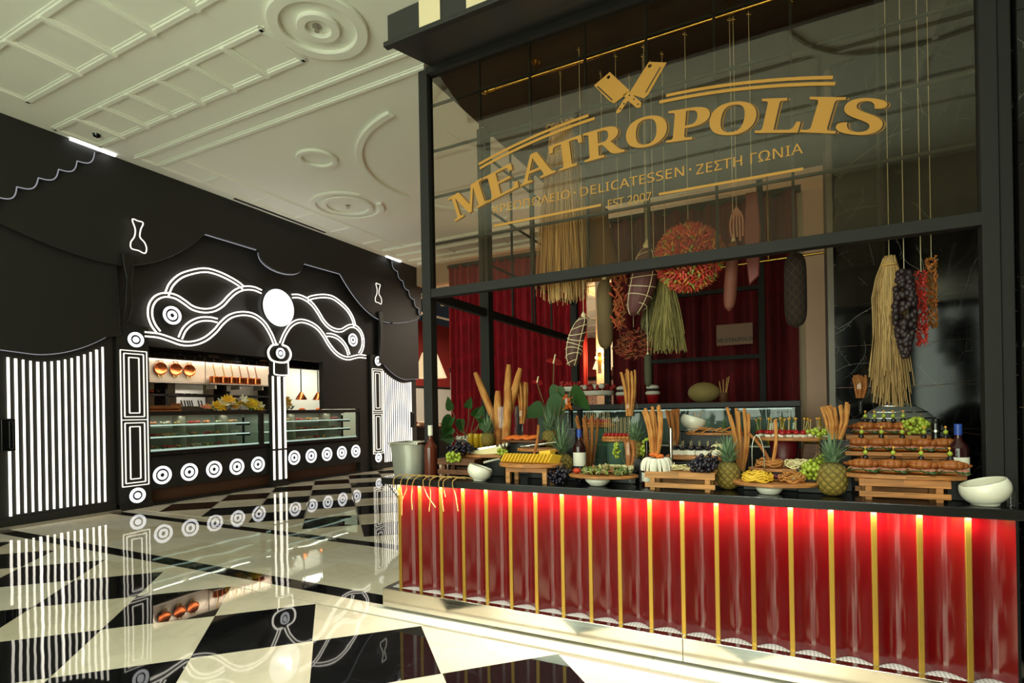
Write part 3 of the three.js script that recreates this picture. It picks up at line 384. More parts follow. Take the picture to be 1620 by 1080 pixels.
    for (let i = 0; i < n; i++) { const x = rr(-w / 2, w / 2) * 0.9, h = 0.26 * (1 - Math.pow(Math.abs(x) / (w / 2), 2)) + 0.05, z = rr(-0.05, 0.18), col = [[0.85, 0.6, 0.03], [0.8, 0.42, 0.02], [0.85, 0.82, 0.6], [0.85, 0.7, 0.1]][i % 4], a0 = rr(0, 3), yy = rr(0.4, 1) * h; for (let k = 0; k < 6; k++) pt.push(tint(X(sp(1, 0.038, 0, 0, 7, 4), x, yy, z, rr(-0.4, 0.4), a0 + k * PI / 3, 0.5, 0.9, 0.25, 0.45).translate(0, 0, 0), ...col)); }
    const scalePet = pt.map(g => g); const pet = [];
    for (const g of scalePet) pet.push(g);
    stuff('leaves', lv, m.vc, t); return [t, pet];
  };
  const lily = (parent, x, y, z, col, R) => { const g = []; const rx = rr(0.4, 1.3), ry = rr(-1, 1); for (let k = 0; k < 6; k++) g.push(tint(X(X(sp(1, 0, 0, 0, 8, 5), R * 0.55, 0.012, 0, 0, 0, 0.35, R * 0.55, R * 0.08, R * 0.24), 0, 0, 0, 0, k * PI / 3, 0), ...col)); mesh('flower', g.map(q => X(q, x, y, z, rx, ry, 0)), m.vcRough, parent); };
  for (const [label, s0, s1, n] of [['large yellow and white flower arrangement on the left pastry case', -1.42, -0.3, 46], ['smaller yellow flower arrangement peeking out right of the palm trunk', 0.02, 0.52, 10]]) {
    const [t] = flowers(label, s0, s1, 1.64, 18); const w = s1 - s0;
    for (let i = 0; i < n; i++) { const x = rr(-0.45, 0.45) * w, h = 0.24 * (1 - Math.pow(2 * x / w, 2)) + 0.06; lily(t, x, rr(0.35, 1) * h, rr(0.0, 0.16), [[0.95, 0.66, 0.03], [0.95, 0.5, 0.02], [0.9, 0.86, 0.65], [0.95, 0.76, 0.1]][i % 4], rr(0.085, 0.12)); }
  }
  { const t = wallThing('coral_flower', 'single coral flower left of the yellow arrangement', 'flower', -1.58, 1.66, -0.15); lily(t, 0, 0.04, 0, [0.75, 0.22, 0.12], 0.1); lily(t, 0.03, 0.06, 0.02, [0.8, 0.3, 0.15], 0.07); }
}
// ---------- delicatessen booth: counter, frame, glass sign, awning, marble ----------
const CTY = 1.03, PLY = 0.16;
{
  const t = thing('bar_counter', 'long booth counter with curved glossy red panels, gold strips and black stone top', 'counter', [-0.95, 0, -3.45]);
  mesh('top', bx(3.92, 0.052, 1.28, 0, 1.004, -0.6, 0.006), m.granite, t);
  mesh('body', bx(3.68, 0.8, 0.9, 0.02, 0.55, -0.62), m.blackDeep, t);
  const P = 0.1972, X0 = -1.802;
  // concave red panels between gold strips
  const panelG = (() => { const n = 12, w = P - 0.026, dep = 0.062, pts = []; for (let i = 0; i <= n; i++) { const a = i / n * 2 - 1; pts.push([a * w / 2, -dep * Math.cos(a * PI / 2)]); } for (let i = n; i >= 0; i--) { const a = i / n * 2 - 1; pts.push([a * w / 2, -dep * Math.cos(a * PI / 2) - 0.012]); } return fin(new THREE.ExtrudeGeometry(shp(pts.map(p => [p[0], -p[1]])), { depth: 0.815, bevelEnabled: false })).rotateX(-PI / 2); })();
  { const nrm = panelG.attributes.normal, p = panelG.attributes.position; for (let i = 0; i < p.count; i++) { const w = P - 0.026, a = Math.max(-1, Math.min(1, p.getX(i) / (w / 2))); if (Math.abs(nrm.getY(i)) < 0.5 && nrm.getZ(i) > 0.1) { const s = 0.062 * Math.sin(a * PI / 2) * (PI / 2) / (w / 2); const L = Math.hypot(s, 1); nrm.setXYZ(i, -s / L, 0, 1 / L); } } uvBox(panelG); }
  for (let i = 0; i < 19; i++) { const o = mesh('panel', panelG, m.red, t); o.position.set(X0 + (i + 0.5) * P, PLY + 0.001, 0.0); }
  for (let i = 0; i < 19; i++) { const o = mesh('gold_strip', bx(0.026, 0.818, 0.03, 0, 0, 0, 0.003), m.gold, t); o.position.set(X0 + i * P, PLY + 0.409, 0.0); }
  mesh('led_strip', bx(3.7, 0.004, 0.01, 0, 0.976, -0.004), m.led, t);
  mesh('end_panel', bx(0.03, 0.82, 0.95, -1.83, 0.57, -0.5), m.white, t);
  const p = thing('plinth', 'low brushed stainless steel plinth with a perforated top under the red counter', 'plinth', [-0.95, 0, -3.45]);
  mesh('front_sheet', [bx(2.3, PLY - 0.018, 0.06, -0.783, PLY / 2 + 0.009, 0.044, 0.004)], m.steel, p); mesh('front_sheet', [bx(1.56, PLY - 0.018, 0.06, 1.149, PLY / 2 + 0.009, 0.044, 0.004)], m.steel, p); mesh('end_sheet', bx(0.05, PLY - 0.018, 1.0, -1.908, PLY / 2 + 0.009, -0.48), m.steel, p);
  mesh('grating', bx(3.84, 0.01, 0.3, 0, PLY - 0.006, -0.1), m.grate, p); mesh('foot', bx(3.7, 0.02, 0.9, 0, 0.008, -0.45), m.blackDeep, p);
}
const ZG = -3.70;
{
  const t = thing('booth_frame', 'black steel frame of the delicatessen booth with posts and crossbars', 'frame', [0, 0, 0]);
  const post = (x, z, w, y0, y1, d = w) => mesh('post', bx(w, y1 - y0, d, x, (y0 + y1) / 2, z, 0.004), m.steelBlack, t);
  post(-2.615, ZG, 0.085, 1.03, 4.34); post(0.965, ZG, 0.075, 1.03, 4.34); post(1.035, ZG - 0.01, 0.055, 0, 4.34);
  post(-2.615, -4.66, 0.1, 1.03, 4.3); post(-2.615, -7.15, 0.09, 0, 4.3); post(-2.2, -7.3, 0.08, 0, 4.3); post(-0.255, -7.3, 0.07, 0, 4.3); post(-1.62, -7.3, 0.07, 0, 4.3);
  mesh('crossbar', bx(3.52, 0.072, 0.07, -0.825, 2.515, ZG, 0.004), m.steelBlack, t); mesh('crossbar', bx(0.06, 0.075, 3.6, -2.615, 2.505, -5.5, 0.004), m.steelBlack, t); mesh('crossbar', bx(1.4, 0.05, 0.06, -0.94, 2.16, -7.3), m.steelBlack, t); mesh('crossbar', bx(1.4, 0.05, 0.06, -0.94, 3.0, -7.3), m.steelBlack, t); mesh('crossbar', bx(3.52, 0.06, 0.08, -0.825, 4.33, ZG), m.steelBlack, t);
  for (let i = 0; i < 7; i++) mesh('mullion', bx(0.016, 1.76, 0.02, -2.12 + i * 0.435, 3.43, ZG - 0.03), m.steelBlack, t);
  for (const y of [4.07, 3.695, 3.315, 2.93]) mesh('mullion', bx(3.5, 0.016, 0.02, -0.825, y, ZG - 0.03), m.steelBlack, t);
  for (const z of [-5.24, -5.74, -5.82, -6.32]) mesh('mullion', bx(0.02, 1.76, 0.018, -2.615, 3.43, z), m.steelBlack, t);
  for (const y of [4.07, 3.54, 3.0]) mesh('mullion', bx(0.02, 0.018, 2.45, -2.615, y, -5.9), m.steelBlack, t);
}
const FONT = await new FontLoader().loadAsync('fonts/droid/droid_serif_bold.typeface.json');
const SANS = await new FontLoader().loadAsync('fonts/droid/droid_sans_regular.typeface.json');
{
  const t = thing('glass_sign', 'large glass pane above the counter with gold lettering and crossed cleavers', 'sign', [0, 0, ZG]);
  mesh('pane', bx(3.5, 1.76, 0.001, -0.825, 3.43, 0.0), m.pane, t);
  const letters = 'MEATROPOLIS'.split(''), xs = [-2.21, -1.915, -1.62, -1.38, -1.11, -0.82, -0.555, -0.29, -0.025, 0.2, 0.4], R = 4.2, xc = -0.94, yb = 3.31;
  const wd = [0.33, 0.275, 0.29, 0.255, 0.29, 0.275, 0.265, 0.275, 0.245, 0.19, 0.23];
  const lay = (g, x, y, rot, w, h, shear, z) => { g.computeBoundingBox(); const b = g.boundingBox, cw = b.max.x - b.min.x, ch = b.max.y - b.min.y; g.translate(-(b.min.x + b.max.x) / 2, -b.min.y, 0).scale(w / cw, h / ch, 1); const p = g.attributes.position; for (let i = 0; i < p.count; i++) p.setX(i, p.getX(i) + shear * p.getY(i)); return X(fin(g), x, y, z, 0, 0, rot); };
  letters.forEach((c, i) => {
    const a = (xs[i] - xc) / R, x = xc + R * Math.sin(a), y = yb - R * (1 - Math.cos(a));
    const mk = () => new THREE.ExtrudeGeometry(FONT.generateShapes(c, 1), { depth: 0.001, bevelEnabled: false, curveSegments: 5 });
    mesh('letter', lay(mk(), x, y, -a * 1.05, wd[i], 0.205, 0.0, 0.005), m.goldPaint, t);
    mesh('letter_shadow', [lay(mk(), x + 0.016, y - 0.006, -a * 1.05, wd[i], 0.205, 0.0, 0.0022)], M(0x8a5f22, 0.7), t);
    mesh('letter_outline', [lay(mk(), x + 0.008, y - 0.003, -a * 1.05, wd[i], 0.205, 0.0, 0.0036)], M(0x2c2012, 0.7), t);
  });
  const line = (str, x0, x1, y, h) => { const g = new THREE.ExtrudeGeometry(SANS.generateShapes(str, 1), { depth: 0.001, bevelEnabled: false, curveSegments: 4 }); mesh('lettering', lay(g, (x0 + x1) / 2, y, 0, x1 - x0, h, 0, 0.003), m.goldPaint, t); };
  line('ΚΡΕΟΠΩΛΕΙΟ', -2.0, -1.37, 3.07, 0.062); line('·', -1.34, -1.325, 3.095, 0.014); line('DELICATESSEN', -1.29, -0.575, 3.065, 0.064); line('·', -0.545, -0.53, 3.09, 0.014); line('ΖΕΣΤΗ ΓΩΝΙΑ', -0.5, 0.11, 3.055, 0.064);
  line('EST 2007', -1.09, -0.79, 2.945, 0.058);
  const stripe = (x0, x1, y0, y1, w) => mesh('rule', X(bx(Math.hypot(x1 - x0, y1 - y0), w, 0.002), (x0 + x1) / 2, (y0 + y1) / 2, 0.003, 0, 0, Math.atan2(y1 - y0, x1 - x0)), m.goldPaint, t);
  stripe(-2.0, -1.14, 2.975, 2.978, 0.017); stripe(-0.74, 0.11, 2.975, 2.962, 0.017);
  const arc = (x0, x1, rad, w) => { const s = new THREE.Shape(), n = 16, q = []; for (let i = 0; i <= n; i++) { const a = ((x0 + (x1 - x0) * i / n) - xc) / R; q.push(a); } const o = q.map(a => [xc + (R + rad) * Math.sin(a), yb - R + (R + rad) * Math.cos(a)]), n2 = q.map(a => [xc + (R + rad - w) * Math.sin(a), yb - R + (R + rad - w) * Math.cos(a)]).reverse(); mesh('rule', X(ex(shp([...o, ...n2]), 0.002), 0, 0, 0.003), m.goldPaint, t); };
  arc(-2.05, -1.2, 0.335, 0.02); arc(-2.05, -1.16, 0.30, 0.02); arc(-0.7, 0.2, 0.325, 0.02); arc(-0.74, 0.22, 0.29, 0.02);
  // crossed cleavers
  const cleaver = (pts, hole, slot, hand, dots, z) => { const s = shp(pts); const h = new THREE.Path(); h.absarc(hole[0], hole[1], 0.012, 0, 2 * PI, true); s.holes.push(h); const k = mesh('cleaver', [X(ex(s, 0.002), 0, 0, z), X(ex(shp(hand), 0.002), 0, 0, z)], m.goldPaint, t); mesh('cleaver_detail', [X(bx(Math.hypot(slot[2] - slot[0], slot[3] - slot[1]), 0.008, 0.001), (slot[0] + slot[2]) / 2, (slot[1] + slot[3]) / 2, z + 0.003, 0, 0, Math.atan2(slot[3] - slot[1], slot[2] - slot[0])), ...dots.map(d => cy(0.006, 0.006, 0.001, 0, 0, 0, 10).rotateX(PI / 2).translate(d[0], d[1], z + 0.003))], M(0x2c2012, 0.7), k); };
  cleaver([[-0.79, 3.875], [-0.675, 3.835], [-0.8, 3.655], [-0.83, 3.64], [-0.93, 3.70]], [-0.785, 3.845], [-0.715, 3.815, -0.815, 3.675], [[-0.94, 3.685], [-0.97, 3.665], [-1.02, 3.6], [-1.015, 3.585], [-0.99, 3.592], [-0.945, 3.645], [-0.925, 3.665]], [[-0.965, 3.64], [-0.99, 3.612]], 0.002);
  cleaver([[-1.06, 3.885], [-1.175, 3.825], [-1.07, 3.69], [-1.035, 3.66], [-0.965, 3.69], [-0.925, 3.72]], [-1.07, 3.852], [-1.15, 3.81, -1.045, 3.685], [[-0.97, 3.70], [-0.93, 3.715], [-0.845, 3.615], [-0.85, 3.585], [-0.875, 3.585], [-0.93, 3.645]], [[-0.925, 3.685], [-0.895, 3.65], [-0.868, 3.61]], 0.0035);
}
{ // awning
  const t = thing('awning', 'black awning box with cream stripes over the booth front', 'awning', [0, 0, 0]);
  const prof = [[-3.13, 4.2], [-3.13, 4.42], [-3.75, 5.0], [-3.75, 4.44], [-3.7, 4.36]];
  mesh('box', X(ex(shp(prof.map(p => [-p[0], p[1]])), 3.9), -2.535, 0, 0, 0, PI / 2).translate(0, 0, 0), m.black, t);
  mesh('edge_trim', [bx(3.94, 0.035, 0.05, -0.585, 4.2, -3.125, 0.004)], m.blackDeep, t);
  for (let i = 0; i < 10; i++) { const w = 0.175, x = -2.165 + i * 0.385; mesh('stripe', [bx(w, 0.2, 0.006, x, 4.325, -3.126), X(bx(w, 0.84, 0.006), x, 4.713, -3.436, -0.82, 0, 0)], m.cream, t); }
}
const BOOTHCEIL = struct('booth_ceiling', bx(3.7, 0.08, 3.6, -0.78, 4.38, -5.5), M(0x4a3a30, 0.7));
BOOTHCEIL.name = 'ceiling_3';
{ // marble walls of slabs
  const wall = (name, list, label) => { const o = struct(name, bx(0.02, 4.3, 0.02, list[0][3], 2.15, list[0][5]), m.blackDeep); for (const [w, h, d, x, y, z] of list) mesh('slab', bx(w - 0.003, h - 0.003, d, x, y, z, 0), m.veined, o); return o; };
  const back = [], side = [], col = [];
  for (let r = 0; r < 13; r++) { const y = 0.18 + r * 0.335; back.push([0.345, 0.335, 0.05, 0.53, y, -5.2], [0.345, 0.335, 0.05, 0.875, y, -5.2]); side.push([0.05, 0.335, 0.75, 1.06, y, -4.1], [0.05, 0.335, 0.72, 1.06, y, -4.83]); if (r % 2) col.push([0.6, 0.67, 0.06, 1.37, y, -3.66]); }
  wall('wall_booth_back', back); wall('wall_booth_side', side); wall('wall_booth_column', col);
  struct('trim_2', [bx(0.06, 4.3, 0.35, 0.345, 2.15, -5.35)], M(0x6e6258, 0.4));
  struct('wall_booth_rear', [bx(1.5, 4.3, 0.1, 0.9, 2.15, -8.0)], M(0xdcb6a2, 0.8)); struct('trim_3', [bx(0.06, 4.3, 0.14, 0.19, 2.15, -7.97)], M(0xb8a58c, 0.7));
}
// ---------- curtains and the hall beyond ----------
function curtainGeo(w, h, pitch, amp) {
  const n = Math.round(w / pitch) * 10, a = [], b = [];
  for (let i = 0; i <= n; i++) { const x = -w / 2 + w * i / n, p = x / pitch * 2 * PI, z = amp * (Math.sin(p + 0.8 * Math.sin(p * 0.31)) + 0.35 * Math.sin(p * 0.53 + 1)); a.push([x, z]); b.push([x, z + 0.03]); }
  const g = ex(shp([...a, ...b.reverse()]), h).rotateX(-PI / 2); const p = g.attributes.position, u = g.attributes.uv; for (let i = 0; i < p.count; i++) u.setXY(i, p.getX(i), p.getY(i)); return g;
}
{
  const c = thing('velvet_curtain', 'tall dark red pleated curtain behind the left side of the booth', 'curtain', [-6.25, 0, -12.6]); mesh('cloth', curtainGeo(3.85, 5.5, 0.19, 0.07), m.curtain, c); mesh('heading', bx(4.0, 0.1, 0.12, 0, 5.5, 0.0), m.blackDeep, c);
  const d = thing('velvet_curtain', 'dark red curtain in deep folds behind the booth, left of the pinkish wall', 'curtain', [-1.05, 0, -7.75]); mesh('cloth', curtainGeo(2.4, 4.25, 0.235, 0.07), M(0x7c0818, 0.85, { sheen: 0.4, sheenColor: new THREE.Color(0.4, 0.04, 0.06), sheenRoughness: 0.5, map: T.curtain }), d); mesh('heading', bx(2.5, 0.06, 0.12, 0, 4.27, 0), m.blackDeep, d);
}
// tall lamps with tapered shades
[[-12.05, -17, 'big tapered cream lamp shade lit from inside, seen left of the large curtain'], [-4.95, -17, 'big tapered cream lamp shade lit from inside, seen in the gap between the curtains']].forEach(([x, z, label]) => {
  const t = thing('floor_lamp', label, 'lamp', [x, 0, z]);
  mesh('shade', la([[0.64, 2.83], [0.28, 3.78], [0.27, 3.78], [0.63, 2.83]], 32), glow(0xffdca4, 0.85), t); mesh('pole', cy(0.03, 0.03, 2.9, 0, 1.5, 0, 10), m.blackDeep, t); mesh('base', la([[0, 0.05], [0.25, 0.045], [0.3, 0], [0, 0]], 24), m.blackDeep, t); mesh('bulb', sp(0.08, 0, 3.2, 0, 10, 8), glow(0xffc070, 6), t);
  pointLight(WARM, 30, [x, 3.2, z], 4);
});
{
  const t = thing('pilaster', 'pale pilaster carrying the wall sconce between the curtains', 'pilaster', [-4.1, 0, -13.2]); mesh('shaft', bx(0.26, 5.2, 0.2, 0, 2.6, 0), m.wallWhite, t);
  const s = thing('wall_sconce', 'small brass wall sconce with a lit bulb between the curtains', 'sconce', [-4.12, 2.72, -13.05]); mesh('plate', bx(0.07, 0.4, 0.03, 0, 0, 0), m.brass, s); mesh('arm', [between([0, 0, 0], [0.12, 0.03, 0.1], 0.012), between([0, 0, 0], [-0.06, 0.03, 0.12], 0.012)], m.brass, s); mesh('bulb', [sp(0.045, 0.12, 0.09, 0.1, 10, 8), sp(0.045, -0.05, 0.09, 0.12, 10, 8)], glow(0xffc878, 4), s);
  pointLight(WARM, 6, [-4.02, 2.8, -12.85], 2);
  const b = thing('brick_wall', 'low wall of small white bricks with a dark rail, seen between the curtains', 'wall', [-4.4, 0, -15.0]); mesh('core', bx(2.2, 2.36, 0.1, 0, 1.18, -0.06), m.grout, b); const g = []; for (let r = 0; r < 30; r++) for (let i = 0; i < 10; i++) g.push(bx(0.2, 0.066, 0.03, -1.0 + i * 0.215 + (r % 2) * 0.1, 0.05 + r * 0.078, 0)); stuff('bricks', g, m.white, b); mesh('rail', bx(2.3, 0.1, 0.24, 0, 2.42, -0.03), m.blackDeep, b);
  const q = thing('side_table', 'dark sideboard with dishes in the far hall, left of the large curtain', 'sideboard', [-11.2, 0, -16.2]); mesh('body', bx(3.4, 1.0, 0.8, 0, 0.5, 0), m.blackDeep, q); mesh('top', bx(3.5, 0.05, 0.9, 0, 1.02, 0), m.woodDark, q);
  for (let i = 0; i < 7; i++) one('serving_bowl', la([[0, 0], [0.1, 0], [0.2, 0.14], [0.19, 0.14], [0, 0.03]], 16), [m.white, m.copperDark, m.white, m.berry][i % 4], `serving bowl on the far sideboard, ${['first', 'second', 'third', 'fourth', 'fifth', 'sixth', 'last'][i]} from the left`, 'bowl', [-12.6 + i * 0.45, 1.045, -16.05], 0, 'serving bowls on the far sideboard');
  const v = thing('wall_screen', 'dark square screen on the pale wall behind the far lamp', 'screen', [-13.5, 1.75, -27.8]); mesh('case', bx(2.0, 1.1, 0.1, 0, 0.35), m.blackDeep, v); mesh('shelf', bx(3.0, 0.12, 0.3, 0, 0.98), m.blackDeep, v);
}
// ---------- back counter of the booth ----------
{
  const t = thing('back_counter', 'dark refrigerated back counter with a lit glass front behind the buffet', 'display case', [-1.45, 0, -6.45]);
  mesh('top', bx(3.15, 0.06, 0.7, 0, 1.57, 0, 0.006), m.blackDeep, t); mesh('base', bx(3.1, 1.12, 0.62, 0, 0.56, 0), m.steelBlack, t); mesh('back', bx(3.1, 0.42, 0.03, 0, 1.33, -0.28), M(0x3c4e44, 0.4), t);
  for (const x of [-1.55, -0.75, 0.35, 0.95, 1.55]) mesh('upright', bx(0.05, 0.42, 0.06, x, 1.33, 0.3), m.steelBlack, t); mesh('front_glass', fin(new THREE.PlaneGeometry(3.06, 0.4)).translate(0, 1.33, 0.3), m.caseGlass, t); mesh('case_light', bx(3.0, 0.015, 0.015, 0, 1.52, 0.24), glow(0xe6fff0, 0.35), t); mesh('floor_tray', bx(3.04, 0.015, 0.56, 0, 1.13, 0), m.steelSoft, t);
  for (let i = 0; i < 12; i++) { const o = one('oil_bottle', [la([[0, 0], [0.032, 0], [0.034, 0.02], [0.034, 0.17], [0.012, 0.23], [0.012, 0.29], [0, 0.29]], 12)], i % 3 ? m.oil : m.leafPale, `small oil bottle behind the glass of the lit back counter, ${NTH[i]} from the left`, 'bottle', [-0.62 + i * 0.115 + (i > 8 ? 0.1 : 0), 1.14, -6.4], 0, 'bottles in the lit back counter'); }
  const cake = thing('cake', 'red fruit cake with white cream on a glass stand on the back counter', 'cake', [-2.05, 1.6, -6.35]); mesh('stand', la([[0, 0], [0.16, 0.0], [0.17, 0.02], [0.17, 0.1], [0.2, 0.11], [0, 0.11]], 24), m.glass, cake); mesh('base', cy(0.2, 0.2, 0.05, 0, 0.14, 0, 24), m.white, cake); const g = []; for (let i = 0; i < 40; i++) { const a = rr(0, 6.28), r = 0.2 * Math.sqrt(rnd()); g.push(tint(X(sp(1, 0, 0, 0, 7, 5), r * Math.cos(a), 0.185 + rr(0, 0.04), r * Math.sin(a), 0, 0, 0, 0.032), ...(i % 4 ? [0.35, 0.02, 0.02] : [0.75, 0.7, 0.6]))); } stuff('fruit', g, m.vc, cake);
  [[-1.37, 'cup of red and white layered dessert on the back counter, standing alone'], [-1.72, 'cup of red and white layered dessert on the back counter, beside the red cake']].forEach(([x, l]) => { const c = thing('dessert_cup', l, 'dessert', [x, 1.6, -6.3], 0); mesh('cup', la([[0, 0], [0.055, 0], [0.075, 0.1], [0.07, 0.1], [0, 0.02]], 18), m.berry, c); mesh('cream', [X(sp(1, 0, 0.115, 0, 14, 8), 0, 0, 0, 0, 0, 0, 0.085, 1, 0.085).scale(1, 1, 1), ], m.white, c).scale.set(1, 1, 1); c.children[1].geometry = mg([X(sp(1, 0, 0, 0, 14, 8), 0, 0.12, 0, 0, 0, 0, 0.085, 0.035, 0.085), X(sp(1, 0, 0, 0, 14, 8), 0, 0.185, 0, 0, 0, 0, 0.075, 0.03, 0.075)]); mesh('jam', X(sp(1, 0, 0, 0, 14, 8), 0, 0.155, 0, 0, 0, 0, 0.075, 0.025, 0.075), m.wine, c); });
  one('bread_dome', X(sp(1, 0, 0, 0, 24, 10), 0, 0.11, 0, 0, 0, 0, 0.17, 0.115, 0.15), M(0x9c8550, 0.8), 'large round pale loaf on the back counter', 'bread', [-0.82, 1.6, -6.35]);
  const cup = thing('stick_cup', 'small cup of thin sticks beside the round loaf on the back counter', 'cup', [-0.6, 1.6, -6.2]); mesh('cup', la([[0, 0], [0.04, 0], [0.045, 0.1], [0.04, 0.1], [0, 0.01]], 14), m.woodDark, cup); mesh('sticks', [-0.02, 0, 0.02, 0.03].map(x => between([x * 0.5, 0.02, 0], [x * 2, 0.24 + x, 0.01], 0.005)), m.straw, cup);
  const sg = thing('back_sign', 'pale panel with dark lettering on the rear frame of the booth', 'sign', [-0.42, 2.33, -7.33]); mesh('panel', bx(0.42, 0.26, 0.01, -0.15, 0.12), M(0x8a6a58, 0.8), sg);
  const gg = new THREE.ExtrudeGeometry(FONT.generateShapes('MEATROPOLIS', 0.048), { depth: 0.003, bevelEnabled: false, curveSegments: 3 }); mesh('lettering', X(fin(gg), -0.355, 0.03, 0.007, 0, 0, 0, 0.83, 1, 1), m.blackDeep, sg);
}
// ---------- hanging goods ----------
const hp = (x, y, dz = 0) => { const k = (4.0 - dz) / 4.35; return [x * k, 1.55 + (y - 1.55) * k, -4.0 + dz]; };
{
  const t = thing('hanging_rail', 'double brass rail under the booth ceiling from which the meats hang', 'rail', [0, 4.215, -4.0]); mesh('pipe', cy(0.014, 0.014, 3.1, 0, 0, 0, 10).rotateZ(PI / 2).translate(-0.63, 0, 0.02), m.brass, t); mesh('pipe', cy(0.01, 0.01, 3.1, 0, 0, 0, 10).rotateZ(PI / 2).translate(-0.63, 0.03, -0.02), m.brass, t); mesh('finial', [sp(0.028, -2.2, 0, 0.02, 10, 8), cy(0.022, 0.022, 0.06, 0, 0, 0, 10).rotateZ(PI / 2).translate(-2.14, 0, 0.02), cone(0.02, 0.06, 0, 0, 0, 8).rotateZ(PI / 2).translate(-2.24, 0, 0.02)], m.brass, t); for (const x of [-1.75, -0.3, 0.7]) mesh('bracket', [cy(0.012, 0.012, 0.12, x, 0.065, 0, 8), cy(0.04, 0.04, 0.012, x, 0.125, 0, 14)], m.brass, t);
  const r = thing('hanging_rail', 'thin brass rail deeper in the booth behind the big grey salami', 'rail', [-0.15, 2.9, -5.6]); mesh('pipe', cy(0.012, 0.012, 1.1, 0, 0, 0, 8).rotateZ(PI / 2 + 0.02), m.brass, r); mesh('bracket', [between([0.02, 0, 0], [0.02, 1.43, 0], 0.006)], m.brass, r);
}
function hung(name, label, cat, x, y, dz = 0, group, hook = true) {
  const p = hp(x, y, dz), t = thing(name, label, cat, p, 0, group); const L = 4.2 - p[1]; mesh('string', between([0, 0, 0], [0, L, 0], 0.0021, 0.0021, 5), m.cream, t);
  if (hook) mesh('hook', tb([[0, L - 0.06, 0], [0.02, L - 0.03, 0], [-0.015, L - 0.01, 0], [0.0, L + 0.02, 0]], 0.004, 10, 4), m.brass, t); return t;
}
function strands(n, L, topR, botR, flat, jit, colA, colB, waist) {   // hanging bundle of dry stalks
  const g = [];
  for (let i = 0; i < n; i++) { const a = rr(0, 2 * PI), q = Math.sqrt(rnd()), ll = L * rr(0.72, 1.0), k = rnd(), w = rr(-jit, jit); const x0 = topR * q * Math.cos(a), z0 = topR * q * Math.sin(a) * flat, x1 = botR * q * Math.cos(a), z1 = botR * q * Math.sin(a) * flat; const wx = waist ? waist * Math.cos(a) * q : (x0 + x1) / 2; g.push(tint(tb([[x0, rr(-0.02, 0.03), z0], [wx * 0.8 + x0 * 0.2 + w * 0.3, -ll * 0.25, z0 * 0.6 + z1 * 0.4], [x1 * 0.92 + w, -ll * 0.62, z1], [x1 + w * 1.6, -ll, z1 + rr(-jit, jit)]], rr(0.0022, 0.0042), 6, 3), colA[0] + (colB[0] - colA[0]) * k, colA[1] + (colB[1] - colA[1]) * k, colA[2] + (colB[2] - colA[2]) * k)); }
  return g;
}
function salami(t, r, L, tilt, mat, netted, bend = 0, pw = netted ? 2.6 : 6) { // hangs from the origin
  const pts = []; for (let i = 0; i <= 20; i++) { const v = i / 20; pts.push([Math.max(0.0001, r * Math.pow(Math.max(0, 1 - Math.pow(Math.abs(2 * v - 1), pw)), 0.55)), -L * v]); }
  const sway = g => { const p = g.attributes.position; for (let i = 0; i < p.count; i++) { const y = p.getY(i); p.setX(i, p.getX(i) + tilt * y + bend * Math.sin(PI * Math.min(1, -y / L))); } g.computeVertexNormals(); return g; };
  mesh('sausage', sway(la(pts.reverse(), 20)), mat, t);
  if (netted) { const g = []; for (let k = 1; k < netted; k++) { const v = k / netted, rad = r * Math.pow(1 - Math.pow(Math.abs(2 * v - 1), pw), 0.55) + 0.003; const ring = []; for (let i = 0; i < 14; i++) ring.push([rad * Math.cos(i / 14 * 2 * PI), -L * v + 0.02 * Math.sin(i / 14 * 2 * PI + k), rad * Math.sin(i / 14 * 2 * PI)]); g.push(tb(ring, 0.003, 28, 4, true)); } for (let j = 0; j < 4; j++) { const l = []; for (let i = 0; i <= 12; i++) { const v = 0.03 + 0.94 * i / 12, rad = r * Math.pow(1 - Math.pow(Math.abs(2 * v - 1), pw), 0.55) + 0.003, a = j * PI / 2 + 0.7; l.push([rad * Math.cos(a), -L * v, rad * Math.sin(a)]); } g.push(tb(l, 0.003, 24, 4)); } mesh('netting', g.map(sway), m.cream, t); }
  mesh('knot', [sp(r * 0.3, 0, 0.0, 0, 8, 6), cone(r * 0.35, r * 0.5, 0, r * 0.35, 0, 8).rotateX(0)], m.cream, t);
}
const STA = [0.55, 0.31, 0.11], STB = [0.82, 0.54, 0.24], GRA = [0.20, 0.16, 0.05], GRB = [0.42, 0.34, 0.12];
